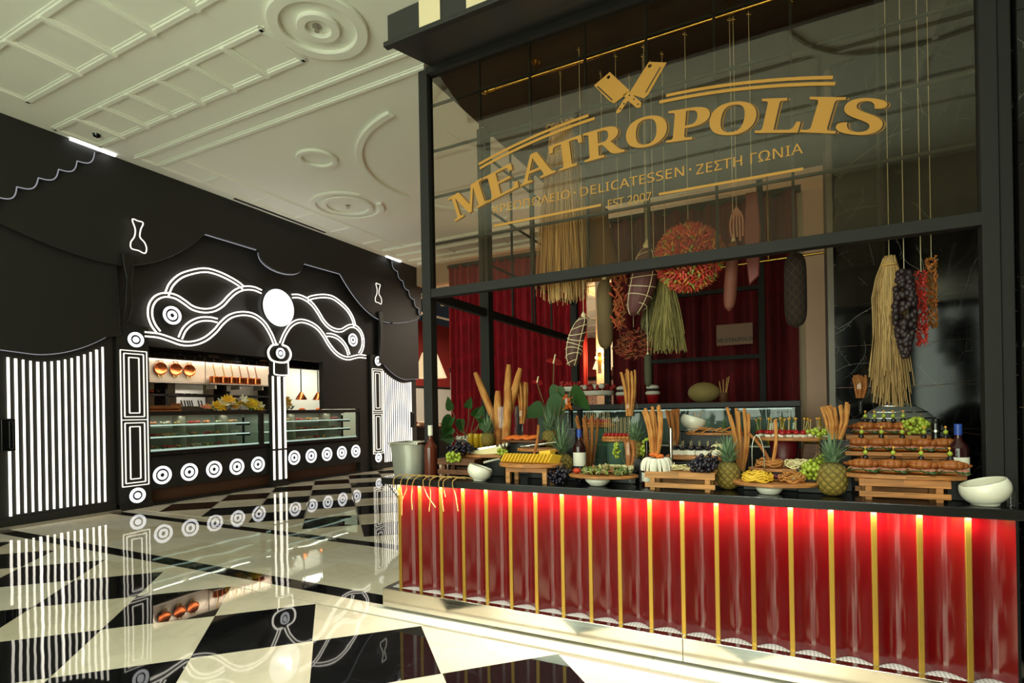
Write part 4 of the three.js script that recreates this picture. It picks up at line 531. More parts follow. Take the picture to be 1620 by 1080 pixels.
{
  let t = hung('straw_bundle', 'large hanging bundle of pale dry straw left of the centre behind the glass sign', 'dried grass', -1.68, 3.93); stuff('stalks', strands(620, 1.36, 0.09, 0.19, 0.7, 0.03, STA, STB), m.vcRough, t); mesh('tie', X(fin(new THREE.TorusGeometry(0.10, 0.012, 6, 20)), 0, -0.2, 0, PI / 2, 0, 0, 1, 0.8, 1), m.straw, t); mesh('head', [0, 1, 2, 3, 4, 5].map(i => tb([[-0.05 + i * 0.02, 0, 0], [-0.09 + i * 0.035, 0.06, 0.02], [-0.12 + i * 0.05, 0.03, 0.03]], 0.008, 8, 5)), m.straw, t);
  t = hung('pendant_shade', 'plain brown conical lamp shade hanging right of the straw bundle', 'lamp shade', -1.45, 3.4, -0.5, undefined, false); mesh('shade', la([[0.27, -0.76], [0.10, 0], [0.09, 0], [0.26, -0.76]], 28), M(0xa0703a, 0.8), t);
  t = hung('salami', 'netted dark salami hanging lowest, in front of the left curtain', 'salami', -1.51, 2.33, 0.2); salami(t, 0.062, 0.37, 0.25, M(0x4a2620, 0.6, {}), 9, -0.02);
  t = hung('salami', 'long grey-brown cylindrical salami hanging beside the far lamp shade', 'salami', -1.325, 2.62, -0.15); salami(t, 0.062, 0.56, 0, M(0x6e5a3c, 0.85), 0);
  t = hung('dried_chillies', 'rust-red tuft of dried chillies below the crossbar beside the big netted ham', 'dried chillies', -1.2, 2.64); stuff('chillies', [...Array(90)].map(() => { const y = -rr(0, 0.4), r = 0.06 * Math.sqrt(rnd()) * (1 + y); return tint(X(cone(0.011, 0.07, 0, 0, 0, 5), r * Math.cos(rr(0, 6.28)), y, r * 1.2 * Math.sin(rr(0, 6.28)), rr(2, 4), 0, rr(-0.8, 0.8)), rr(0.2, 0.45), rr(0.05, 0.1), 0.02); }), m.vcRough, t);
  t = hung('cured_ham', 'thick netted cured ham hanging in the middle left of the chilli ball', 'ham', -0.97, 2.83); salami(t, 0.098, 0.5, 0.22, M(0x5a3030, 0.65), 7, 0.02);
  t = hung('dried_grass', 'greenish bundle of dried grass hanging left below the chilli ball', 'dried grass', -0.83, 2.62, -0.14); stuff('stalks', strands(260, 0.62, 0.045, 0.06, 0.7, 0.06, GRA, GRB), m.vcRough, t); mesh('tie', X(fin(new THREE.TorusGeometry(0.05, 0.008, 6, 16)), 0, -0.04, 0, PI / 2), m.straw, t);
  t = hung('dried_grass', 'thin olive bundle of dried herbs left of the greenish grass bundle', 'dried grass', -0.92, 2.56, -0.2); stuff('stalks', strands(120, 0.42, 0.03, 0.06, 0.7, 0.04, [0.12, 0.11, 0.04], [0.28, 0.25, 0.09]), m.vcRough, t);
  t = hung('chilli_bunch', 'round bush of dark red dried chillies hanging low behind the breadstick goblet', 'dried chillies', -1.09, 2.2, -0.3); stuff('chillies', [...Array(260)].map(() => { const a = rr(0, 6.28), b = Math.acos(rr(-1, 0.9)), r = rr(0.7, 1); return tint(X(cone(0.009, 0.055, 0, 0, 0, 5), 0.15 * r * Math.sin(b) * Math.cos(a), -0.14 + 0.12 * r * Math.cos(b), 0.12 * r * Math.sin(b) * Math.sin(a), rr(0, 6), 0, rr(0, 6)), rr(0.14, 0.34), rr(0.03, 0.07), 0.02); }), m.vcRough, t);
  t = hung('salami', 'slim dark green-grey sausage hanging under the dark red chilli bush', 'salami', -0.98, 1.98, -0.1); salami(t, 0.028, 0.25, 0, M(0x3c3a26, 0.8), 0);
  t = hung('chilli_ball', 'big ball of small red and green chillies hanging behind the crossbar', 'chillies', -0.655, 2.99); { const g = [sp(0.2, 0, -0.27, 0, 16, 12)]; tint(g[0], 0.2, 0.03, 0.02); for (let i = 0; i < 950; i++) { const b = Math.acos(1 - 2 * (i + 0.5) / 950), a = i * 2.39996; const c = rnd(); g.push(tint(X(X(cone(0.0125, 0.042, 0, 0.012, 0, 5), 0, 0, 0, rr(-0.9, 0.9), 0, rr(-0.9, 0.9)), 0.222 * Math.sin(b) * Math.cos(a), -0.27 + 0.222 * Math.cos(b), 0.222 * Math.sin(b) * Math.sin(a), 0, -a, -b + 0, 1).translate(0, 0, 0), ...(c < 0.62 ? [0.55 * rr(0.6, 1.2), 0.05, 0.03] : c < 0.85 ? [0.6, 0.2 * rr(0.6, 1.3), 0.04] : [0.3, 0.34, 0.06]))); } stuff('chillies', g, m.vc, t); }
  t = hung('salami', 'slim reddish salami hanging just right of the chilli ball', 'salami', -0.335, 2.78); salami(t, 0.042, 0.48, 0.07, M(0x6e3a2c, 0.7), 0);
  t = hung('dried_meat', 'pale pink strips of dried meat tied on a string above the chilli ball', 'dried meat', -0.31, 3.02); mesh('strips', [0, 1, 2, 3, 4].map(i => tb([[0, 0, 0], [-0.03 + i * 0.016, -0.06, 0.01], [-0.04 + i * 0.02, -0.13, 0], [-0.03 + i * 0.017, -0.2 - (i % 2) * 0.03, 0]], 0.007, 10, 5)), M(0xb07a68, 0.7), t);
  t = hung('dried_ham', 'flat dark red piece of dried ham right of the pink meat strips', 'ham', -0.205, 3.1); mesh('piece', X(ex(shp([[-0.03, 0], [0.03, 0], [0.045, -0.25], [0.03, -0.55], [-0.02, -0.6], [-0.045, -0.3]]), 0.03, 0.008), 0, 0, -0.015), M(0x6a2a28, 0.6), t);
  t = hung('salami', 'largest salami, a thick grey-brown roll hanging alone in front of the red curtain', 'salami', 0.068, 2.64); salami(t, 0.066, 0.5, 0, M(0x6a5a44, 0.9, { map: T.net }), 0);
  t = hung('straw_bundle', 'long hanging bundle of dry straw in front of the black marble', 'dried grass', 0.62, 2.5); stuff('stalks', strands(340, 0.9, 0.03, 0.05, 0.6, 0.045, [0.36, 0.2, 0.07], [0.55, 0.37, 0.16], 0.09), m.vcRough, t); mesh('tie', X(fin(new THREE.TorusGeometry(0.035, 0.008, 6, 16)), 0, -0.03, 0, PI / 2), m.straw, t);
  t = hung('fig_string', 'string of blackish dried figs right of the long straw bundle', 'dried figs', 0.70, 2.42, 0.12); stuff('figs', [...Array(170)].map(() => { const v = rnd(), r = 0.05 * Math.sin(PI * (0.15 + 0.8 * v)); const a = rr(0, 6.28); return X(sp(1, 0, 0, 0, 7, 5), r * Math.cos(a), -0.5 * v, r * Math.sin(a), 0, 0, 0, 0.017, 0.02, 0.017); }), M(0x2a1c20, 0.5), t);
  [[0.79, 2.4, 0.44, 'bright red string of chillies in front of the black marble', 0.5], [0.845, 2.48, 0.42, 'dark orange string of chillies, rightmost of the hanging goods', 0.4]].forEach(([x, y, L, label, c]) => { const s = hung('chilli_string', label, 'chillies', x, y, label[0] === 'd' ? -0.1 : 0.02); stuff('chillies', [...Array(210)].map(() => { const v = rnd(), a = rr(0, 6.28), r = 0.022; return tint(X(cone(0.007, 0.032, 0, 0, 0, 5), r * Math.cos(a), -L * v, r * Math.sin(a), rr(2, 4), 0, rr(-0.7, 0.7)), c * rr(0.6, 1.2), c === 0.5 ? 0.03 : 0.12, 0.02); }), m.vc, s); });
}
// ---------- the buffet ----------
const ORD = ['first', 'second', 'third', 'fourth', 'fifth', 'sixth', 'seventh', 'eighth', 'ninth', 'tenth'];
function board(name, label, pos, a, b, th, mat, turn = 0, round = true) { const t = thing(name, label, 'board', pos, turn); mesh('board', X(ex(shp(round ? ELL(a, b) : [[-a, -b], [a, -b], [a, b], [-a, b]]), th, 0.004), 0, th, 0, PI / 2), mat, t); return t; }
function crate(name, label, pos, w, h, d, mat, turn = 0, top = false) { // pallet-like stand of slats and corner posts
  const t = thing(name, label, 'crate', pos, turn), q = 0.022;
  for (const x of [-1, 1]) for (const z of [-1, 1]) mesh('leg', bx(0.032, h, 0.032, x * (w / 2 - 0.045), h / 2, z * (d / 2 - 0.03), 0.003), mat, t);
  for (const y of [h * 0.30, h * 0.80]) for (const z of [-1, 1]) mesh('slat', bx(w, h * 0.25, 0.014, 0, y, z * (d / 2 - 0.007), 0.002), mat, t);
  for (const x of [-1, 1]) mesh('slat', bx(0.014, h * 0.25, d - 0.03, x * (w / 2 - 0.022), h * 0.8, 0, 0.002), mat, t);
  const n = Math.max(3, Math.round(d / 0.055)); for (let i = 0; i < n; i++) mesh('top_slat', bx(w, 0.012, d / n - 0.006, 0, h - 0.006, -d / 2 + (i + 0.5) * d / n, 0.002), mat, t); return t;
}
function riser(pos, w, h, d, label) { const t = thing('riser_block', label, 'stand', pos); mesh('block', bx(w, h, d, 0, h / 2, 0, 0.006), m.blackDeep, t); mesh('top', bx(w + 0.01, 0.008, d + 0.01, 0, h, 0, 0.003), m.blackGloss, t); return t; }
function goblet(name, label, pos, R, H, s = 1) { const t = thing(name, label, 'goblet', pos); mesh('bowl', la([[0.008, H * 0.42], [R * 0.55, H * 0.5], [R * 0.95, H * 0.64], [R, H * 0.74], [R * 0.86, H * 0.92], [R * 0.8, H]], 24), m.glass, t); mesh('stem', la([[R * 0.75, 0], [R * 0.72, 0.006], [0.012, 0.02], [0.008, H * 0.2], [0.009, H * 0.38], [0.012, H * 0.43]], 20), m.glass, t); return t; }
// breadsticks: one shape, many sticks
const stickG = L => { const n = 9, pts = [[0.0001, 0]]; for (let i = 0; i <= n; i++) pts.push([0.0085 * (0.9 + 0.2 * rnd()), 0.006 + (L - 0.012) * i / n]); pts.push([0.0001, L]); const g = la(pts, 7); const p = g.attributes.position, k = rr(-0.03, 0.03); for (let i = 0; i < p.count; i++) { const v = p.getY(i) / L; p.setX(i, p.getX(i) + k * Math.sin(PI * v)); } g.computeVertexNormals(); return g; };
const stickGs = [0, 1, 2, 3].map(() => stickG(1).scale(1, 1, 1));
function sticks(label, group, base, R, tops, L, n, mat = m.bread, wide = 1) { for (let i = 0; i < n; i++) { const a = i / n * 2 * PI + rr(-0.3, 0.3), q = i % 3 === 0 ? 0.3 : 0.9; const b = [base[0] + R * 0.35 * q * Math.cos(a), base[1], base[2] + R * 0.35 * q * Math.sin(a)], e = [base[0] + tops * q * Math.cos(a), base[1] + L * rr(0.88, 1.02), base[2] + tops * q * Math.sin(a)]; const o = one('breadstick', stickGs[i % 4], mat, label, 'breadstick', b, 0, group); const d = V(e[0] - b[0], e[1] - b[1], e[2] - b[2]), l = d.length(); o.quaternion.setFromUnitVectors(V(0, 1, 0), d.normalize()); o.scale.set(wide, l, wide); } }
function stick1(label, a, b, mat = m.bread, wide = 1.1) { const o = one('breadstick', stickGs[1], mat, label, 'breadstick', a); const d = V(b[0] - a[0], b[1] - a[1], b[2] - a[2]), l = d.length(); o.quaternion.setFromUnitVectors(V(0, 1, 0), d.normalize()); o.scale.set(wide, l, wide); return o; }
function grapes(label, pos, w, h, d, n, mat, r = 0.0135) { const t = thing('grape_bunch', label, 'grapes', pos); const g = []; for (let i = 0; i < n; i++) { const a = rr(0, 6.28), q = Math.cbrt(rnd()), b = Math.acos(rr(-1, 1)); g.push(sp(r * rr(0.85, 1.1), w / 2 * q * Math.sin(b) * Math.cos(a), h / 2 + h / 2 * q * Math.cos(b) * 0.9, d / 2 * q * Math.sin(b) * Math.sin(a), 9, 6)); } stuff('grapes', g, mat, t); mesh('stalk', tb([[0, h * 0.5, 0], [0.01, h * 0.85, 0.01], [0.03, h + 0.02, 0]], 0.004, 8, 5), m.stem, t); return t; }
function bottle(label, pos, H, R, glassM, capM, lab) { const t = thing('wine_bottle', label, 'bottle', pos); mesh('body', la([[0, 0], [R * 0.95, 0], [R, 0.01], [R, H * 0.54], [R * 0.9, H * 0.6], [R * 0.42, H * 0.7], [R * 0.34, H * 0.76], [R * 0.34, H * 0.99], [0, H * 0.99]], 24), glassM, t); mesh('capsule', la([[R * 0.38, H * 0.8], [R * 0.38, H * 0.985], [R * 0.35, H], [0, H]], 18), capM, t); if (lab) mesh('label', la([[R * 1.012, H * lab[0]], [R * 1.012, H * lab[1]]], 24), m.paper, t); return t; }
function pineapple(label, pos, H, R, crownL, turn = 0) {
  const t = thing('pineapple', label, 'pineapple', pos, turn); const n = 64, k = 48, g = new THREE.SphereGeometry(1, n, k); const p = g.attributes.position, col = new Float32Array(p.count * 3);
  for (let i = 0; i < p.count; i++) { const x = p.getX(i), y = p.getY(i), z = p.getZ(i), th = Math.atan2(z, x) / (2 * PI), v = Math.asin(Math.max(-1, Math.min(1, y))) / PI + 0.5; const s = Math.pow(1 - Math.pow(Math.abs(y), 3.2), 0.5) / Math.max(1e-4, Math.hypot(x, z)); const a = (th * 10 + v * 6) % 1, b = (th * 10 - v * 6 + 30) % 1; const da = Math.abs(((a + 1) % 1) - 0.5) * 2, db = Math.abs(((b + 1) % 1) - 0.5) * 2, e = 1 - Math.max(da, db); const c = Math.max(0, 1 - Math.hypot(da, db) * 2.4), q = 1 + 0.075 * Math.min(1, e * 2.4) + 0.03 * c; p.setXYZ(i, x * (Math.abs(y) > 0.99 ? 1 : s) * R * q, (y * 0.5 + 0.5) * H, z * (Math.abs(y) > 0.99 ? 1 : s) * R * q); const gr = 0.15 + 0.85 * Math.min(1, e * 2.6), yel = 1 - v * 0.75; col[i * 3] = (0.08 + 0.27 * yel) * gr - 0.07 * c + 0.02; col[i * 3 + 1] = (0.085 + 0.13 * yel) * gr - 0.05 * c + 0.015; col[i * 3 + 2] = 0.03 * gr; }
  g.setAttribute('color', new THREE.BufferAttribute(col, 3)); g.computeVertexNormals(); mesh('fruit', fin(g), m.vcRough, t);
  const lv = []; for (let i = 0; i < 34; i++) { const u = i / 34, a = i * 2.4, out = (1 - u) * 1.15 + 0.12, L = crownL * (0.45 + 0.6 * u) * rr(0.9, 1.1), w = 0.017 * (1 - u * 0.4); const q = fin(new THREE.PlaneGeometry(2 * w, L, 2, 6)); const pp = q.attributes.position; for (let j = 0; j < pp.count; j++) { const v = Math.min(1, Math.max(0, pp.getY(j) / L + 0.5)), x = pp.getX(j) * (1 - Math.pow(v, 1.6)); const r = out * L * (0.35 * v + 0.4 * v * v), y = L * (v - 0.30 * out * v * v); pp.setXYZ(j, x, H * 0.96 + y * (1 - 0.3 * out) + u * 0.03, r + 0.01 + Math.abs(x) * 0.4 + 0.01 * (1 - u)); } q.rotateY(a); q.computeVertexNormals(); const kk = rr(0.7, 1.2); lv.push(tint(q, 0.15 * kk, 0.235 * kk, 0.125 * kk)); }
  mesh('crown', lv, new THREE.MeshStandardMaterial({ vertexColors: true, roughness: 0.5, side: THREE.DoubleSide }), t); return t;
}
function tiltBowl(label, pos, R, turn, tilt) { // round bowl cut open at a slant on a small foot ring
  const t = thing('slanted_bowl', label, 'bowl', pos, turn); const prof = []; for (let i = 0; i <= 16; i++) { const a = -PI / 2 + i / 16 * (PI / 2 + 0.42); prof.push([R * Math.cos(a), R * Math.sin(a)]); } const inn = prof.slice().reverse().map(([x, y]) => [Math.max(0, x * 0.93), y * 0.93 + (y > 0.3 * R ? 0.004 : 0)]); prof[0][0] = 0; inn[inn.length - 1][0] = 0;
  mesh('bowl', X(la([...prof, ...inn], 36).scale(1, 0.82, 1), 0, R * 0.80, 0, 0, 0, tilt), m.china, t); mesh('foot', la([[0, 0], [R * 0.55, 0], [R * 0.55, R * 0.14], [R * 0.5, R * 0.16]], 28), m.china, t); return t;
}
const ball = (x, y, z, r, sy = r, sz = r) => X(sp(1, 0, 0, 0, 10, 7), x, y, z, 0, 0, 0, r, sy, sz);

// --- left end ---
{ const t = thing('steel_tub', 'square brushed steel tub at the left end of the counter', 'tub', [-2.76, CTY, -3.62], 0.1); const b = new THREE.CylinderGeometry(0.175, 0.145, 0.27, 4, 1, true); mesh('body', [X(fin(b), 0, 0.135, 0, 0, PI / 4), X(fin(new THREE.CylinderGeometry(0.165, 0.137, 0.26, 4, 1, true)), 0, 0.14, 0, 0, PI / 4), bx(0.2, 0.006, 0.2, 0, 0.006, 0)], M(0xb9b8ae, 0.35, { metalness: 0.5, side: THREE.DoubleSide }), t); mesh('rim', [bx(0.27, 0.02, 0.015, 0, 0.268, 0.125, 0.004), bx(0.27, 0.02, 0.015, 0, 0.268, -0.125, 0.004), bx(0.015, 0.02, 0.27, 0.125, 0.268, 0, 0.004), bx(0.015, 0.02, 0.27, -0.125, 0.268, 0, 0.004)], m.steel, t); }
bottle('bulbous rose-coloured bottle with a white capsule beside the steel tub', [-2.57, CTY, -3.62], 0.41, 0.053, m.rose, m.paper); bottle('slim dark bottle with a purple capsule behind the rose-coloured bottle', [-2.73, CTY, -3.84], 0.36, 0.036, m.wine, m.purple); bottle('slim rosé bottle with a dark purple capsule left of the big post', [-2.64, CTY, -3.77], 0.33, 0.034, m.rose, m.purple);
crate('wooden_box', 'low dark wooden crate under the grapes at the left end', [-2.31, CTY, -3.68], 0.34, 0.15, 0.2, m.woodDark);
grapes('bunch of black grapes on the dark crate at the left end', [-2.34, 1.175, -3.70], 0.24, 0.15, 0.16, 95, m.grapeB); grapes('small bunch of pale green grapes in front of the black grapes at the left end', [-2.32, 1.14, -3.565], 0.15, 0.1, 0.06, 40, m.grapeG);
{ const t = thing('dry_grass_sprig', 'sprig of long dry grass blades drooping over the left counter edge', 'dried grass', [-2.5, CTY, -3.45]); for (let i = 0; i < 9; i++) { const x = -0.28 + i * 0.07 + rr(-0.02, 0.02), L = rr(0.1, 0.32), s = rr(-0.07, 0.07); mesh('blade', tb([[x + 0.14, 0.012, -0.03], [x + 0.05, 0.03, 0.02], [x, 0.0, 0.055], [x + s * 0.4, -L * 0.5, 0.06], [x + s + rr(-0.03, 0.05), -L, 0.062]], 0.0035, 14, 4), m.straw, t); } }
tiltBowl('white slanted bowl at the left front of the counter', [-2.05, CTY, -3.51], 0.094, 0.5, -0.32);
riser([-2.5, CTY, -4.15], 0.36, 0.2, 0.24, 'black block under the planter at the back left'); 
[-2.46, -2.40, -2.34].forEach((x, i) => one('oil_jar', la([[0, 0], [0.028, 0], [0.028, 0.11], [0.022, 0.12], [0, 0.12]], 14), m.oil, `small jar of yellow oil in front of the black block, ${['left', 'middle', 'right'][i]} one`, 'jar', [x, 1.235, -4.06], 0, 'oil jars'));
{ const t = thing('anthurium', 'green anthurium in a square glass pot of pebbles at the back left', 'plant', [-2.56, 1.238, -4.17]); mesh('pot', bx(0.2, 0.1, 0.13, 0, 0.05, 0, 0.004), m.glass, t); stuff('pebbles', [...Array(70)].map(() => ball(rr(-0.09, 0.09), rr(0.012, 0.085), rr(-0.05, 0.058), 0.012, 0.009)), m.white, t);
  const leaf = (x, y, z, L, W, ry, rx, rz) => { const s = new THREE.Shape(); s.moveTo(0, 0); s.bezierCurveTo(-W, -L * 0.25, -W * 1.1, L * 0.35, 0, L); s.bezierCurveTo(W * 1.1, L * 0.35, W, -L * 0.25, 0, 0); const g = ex(s, 0.003, 0, 8); const p = g.attributes.position; for (let i = 0; i < p.count; i++) p.setZ(i, p.getZ(i) + 0.9 * p.getX(i) * p.getX(i) / W - 0.8 * p.getY(i) * p.getY(i) / L * 0.3); g.computeVertexNormals(); mesh('leaf', X(g, x, y, z, rx, ry, rz), m.leaf, t); mesh('stem', tb([[rr(-0.06, 0.06), 0.08, 0], [x * 0.6, y * 0.6, z * 0.5], [x, y, z]], 0.004, 10, 5), m.stem, t); };
  leaf(-0.12, 0.16, 0.05, 0.2, 0.055, 0.2, 0.2, 2.2); leaf(-0.14, 0.26, 0.03, 0.24, 0.07, 0.1, 0.1, 2.5); leaf(-0.1, 0.08, 0.08, 0.13, 0.06, 0.2, 0.3, 1.7); leaf(-0.16, 0.33, 0, 0.13, 0.05, 0.2, 0, 0.4); leaf(0.02, 0.34, 0, 0.1, 0.05, 0.2, 0.2, -0.3); leaf(0.09, 0.26, 0.02, 0.12, 0.06, 0.4, 0.1, -0.7); leaf(0.14, 0.2, 0.02, 0.13, 0.065, 0.1, 0.2, -1.4); leaf(0.16, 0.27, 0, 0.09, 0.05, 0, 0.2, -0.1); leaf(-0.03, 0.24, 0.05, 0.15, 0.055, 0.3, 0.3, 2.9); }
{ const t = thing('bread_jar', 'tall ribbed glass jar at the back left full of long rolls', 'jar', [-2.2, CTY, -4.2]); mesh('jar', la([[0, 0.01], [0.1, 0.01], [0.105, 0.03], [0.117, 0.55], [0.12, 0.56]], 24), m.glass, t); mesh('base', la([[0, 0], [0.1, 0], [0.1, 0.02], [0, 0.02]], 24), m.glass, t);
  const roll = (label, a, b, r) => { const L = V(...a).distanceTo(V(...b)); const g = la([...Array(15)].map((_, i) => { const v = i / 14; return [Math.max(0.0001, r * Math.pow(Math.sin(PI * (0.015 + 0.97 * v)), 0.22)), L * v]; }), 14); const o = one('bread_roll', g, m.bread, label, 'bread', a); o.quaternion.setFromUnitVectors(V(0, 1, 0), V(b[0] - a[0], b[1] - a[1], b[2] - a[2]).normalize()); };
  roll('long bread roll leaning out of the tall jar to the left', [-2.17, 1.2, -4.19], [-2.46, 1.89, -4.16], 0.033); roll('long bread roll standing upright in the tall jar', [-2.22, 1.2, -4.24], [-2.155, 1.95, -4.22], 0.034); roll('long bread roll leaning out of the tall jar to the right', [-2.24, 1.2, -4.17], [-2.03, 1.91, -4.19], 0.034); roll('short roll low in the tall jar, left side', [-2.235, 1.2, -4.13], [-2.22, 1.72, -4.13], 0.036); roll('dark short roll low in the tall jar, right side', [-2.15, 1.18, -4.12], [-2.12, 1.73, -4.14], 0.038); }
pineapple('small pineapple in front of the tall bread jar', [-2.27, 1.24, -4.03], 0.13, 0.055, 0.16); riser([-2.24, CTY, -4.02], 0.2, 0.2, 0.14, 'black block under the small pineapple in front of the bread jar').scale.set(0.9, 1, 0.9);
riser([-2.02, CTY, -4.27], 0.16, 0.27, 0.16, 'black block under the breadstick goblet at the back left'); goblet('wine_goblet', 'tall goblet of breadsticks right of the bread jar', [-2.05, 1.308, -4.25], 0.062, 0.27); sticks('thin breadstick in the goblet right of the bread jar', 'breadsticks in the back left goblet', [-2.05, 1.43, -4.25], 0.05, 0.055, 0.38, 9);
// --- oval cheese board with wedge ---
riser([-2.12, CTY, -3.86], 0.26, 0.14, 0.14, 'black block under the oval cheese board'); board('serving_board', 'oval wooden board with a pale cheese wedge and knife, behind the slanted bowl', [-2.17, 1.18, -3.83], 0.235, 0.12, 0.022, m.wood, 0.08);
{ const t = one('cheese_wedge', X(ex(shp([[-0.15, 0], [0.17, 0.05], [0.17, 0], [0.02, -0.01]]), 0.12, 0.005), 0, 0, -0.06), m.cheesePale, 'flat pale cheese wedge on the oval board', 'cheese', [-2.2, 1.213, -3.83], 0.15); t.name = 'cheese_wedge'; }
{ const t = thing('cheese_knife', 'striped black and white knife handle on the oval board', 'knife', [-2.07, 1.26, -3.84], 0.25); for (let i = 0; i < 7; i++) mesh('handle_ring', cy(0.015, 0.015, 0.014, 0, 0, 0, 12).rotateZ(PI / 2).translate(0.0 + i * 0.0145, 0.0 + i * 0.003, 0), i % 2 ? m.paper : m.blackDeep, t); mesh('blade', X(bx(0.17, 0.022, 0.004), -0.1, -0.012, 0, 0, 0, 0.14), m.steel, t); }
grapes('few green grapes at the right end of the oval board', [-2.0, 1.202, -3.76], 0.1, 0.05, 0.07, 18, m.grapeG);
// --- cheese stand ---
{ const t = thing('cheese_stand', 'pale wooden stand with an oval top carrying fanned yellow cheese', 'stand', [-1.66, CTY, -3.57], 0.06); mesh('top', X(ex(shp(ELL(0.235, 0.15)), 0.026, 0.005), 0, 0.14, 0, PI / 2), m.wood, t); for (const x of [-0.14, 0.14]) for (const z of [-0.08, 0.08]) mesh('leg', bx(0.034, 0.115, 0.034, x, 0.0575, z, 0.003), m.woodPale, t); for (const z of [-0.08, 0.08]) mesh('rail', bx(0.3, 0.032, 0.014, 0, 0.095, z + 0.012 * Math.sign(z), 0.002), m.wood, t); for (const x of [-0.14, 0.14]) mesh('rail', bx(0.014, 0.03, 0.16, x + 0.012 * Math.sign(x), 0.095, 0, 0.002), m.wood, t); }
for (let i = 0; i < 15; i++) { const o = one('cheese_slice', X(ex(shp([[-0.05, -0.03], [0.05, -0.03], [0.045, 0.035], [-0.045, 0.035]]), 0.008, 0.001), 0, 0, 0), m.cheese, `yellow cheese slice in the fanned row on the pale stand, ${NTH[i]} from the left`, 'cheese', [-1.83 + i * 0.0265, 1.202, -3.52 + Math.abs(i - 7) * -0.002], 0, 'fanned yellow cheese slices'); o.rotation.order = 'ZYX'; o.rotation.set(0, 1.1, -0.45 + rr(-0.06, 0.06)); }
one('cheese_block', X(ex(shp([[-0.05, 0], [0.055, 0], [0.05, 0.085], [-0.04, 0.075]]), 0.07, 0.004), 0, 0, -0.035), m.cheese, 'block of yellow cheese at the back right of the pale stand', 'cheese', [-1.555, 1.172, -3.62], -0.2); stick1('wooden stick leaning against the yellow cheese block', [-1.645, 1.18, -3.56], [-1.605, 1.44, -3.6], m.breadDark, 1.2);
{ const t = thing('table_knife', 'broad steel cheese knife lying on the left of the pale stand', 'knife', [-1.82, 1.185, -3.53], 0.45); mesh('handle', X(bx(0.13, 0.016, 0.02, 0, 0, 0, 0.005), -0.12, 0.0, 0, 0, 0, 0.2), m.steel, t); mesh('blade', X(ex(shp([[0, -0.02], [0.13, -0.03], [0.15, 0.03], [0, 0.01]]), 0.004), -0.05, 0.02, 0, -0.9, 0, 0.25), m.steel, t); }
// --- salmon board, second board, pineapples, flowers ---
riser([-1.9, CTY, -4.02], 0.3, 0.25, 0.16, 'black block under the salmon board'); board('serving_board', 'dark board with orange smoked salmon behind the cheese', [-1.92, 1.29, -3.99], 0.2, 0.1, 0.018, m.woodDark, -0.12); for (let i = 0; i < 6; i++) one('salmon_slice', X(sp(1, 0, 0, 0, 10, 6), 0, 0, 0, 0.3, 0, 0.1, 0.05, 0.014, 0.035), m.orange, `orange slice of smoked salmon on the dark board, ${NTH[i]} from the left`, 'salmon', [-2.03 + i * 0.042, 1.325 + (i % 2) * 0.008, -3.97], 0.4, 'salmon slices');
board('serving_board', 'oval wooden board with steel tongs behind the yellow cheese', [-1.68, 1.235, -3.80], 0.19, 0.1, 0.022, m.wood, 0); riser([-1.68, CTY, -3.82], 0.2, 0.2, 0.12, 'black block under the board with the tongs');
{ const t = thing('tongs', 'steel tongs lying on the board behind the yellow cheese', 'tongs', [-1.68, 1.27, -3.8], 0.1); mesh('arm', tb([[-0.15, 0, 0.01], [0, 0.02, 0.014], [0.13, 0.035, 0]], 0.006, 10, 5), m.steel, t); mesh('arm', tb([[-0.15, 0.0, -0.02], [0, 0.012, -0.024], [0.13, 0.035, 0]], 0.006, 10, 5), m.steel, t); mesh('teeth', [0, 1, 2, 3, 4].map(i => bx(0.007, 0.004, 0.05, -0.15 + i * 0.016, 0.004, 0)), m.steel, t); }
pineapple('pineapple behind the black grapes, left of the labelled bottle', [-1.5, CTY, -3.78], 0.2, 0.078, 0.27, 0.4); pineapple('small pineapple behind the board with the tongs', [-1.73, 1.24, -4.1], 0.15, 0.06, 0.19); riser([-1.73, CTY, -4.1], 0.14, 0.21, 0.14, 'black block under the small pineapple behind the tongs');
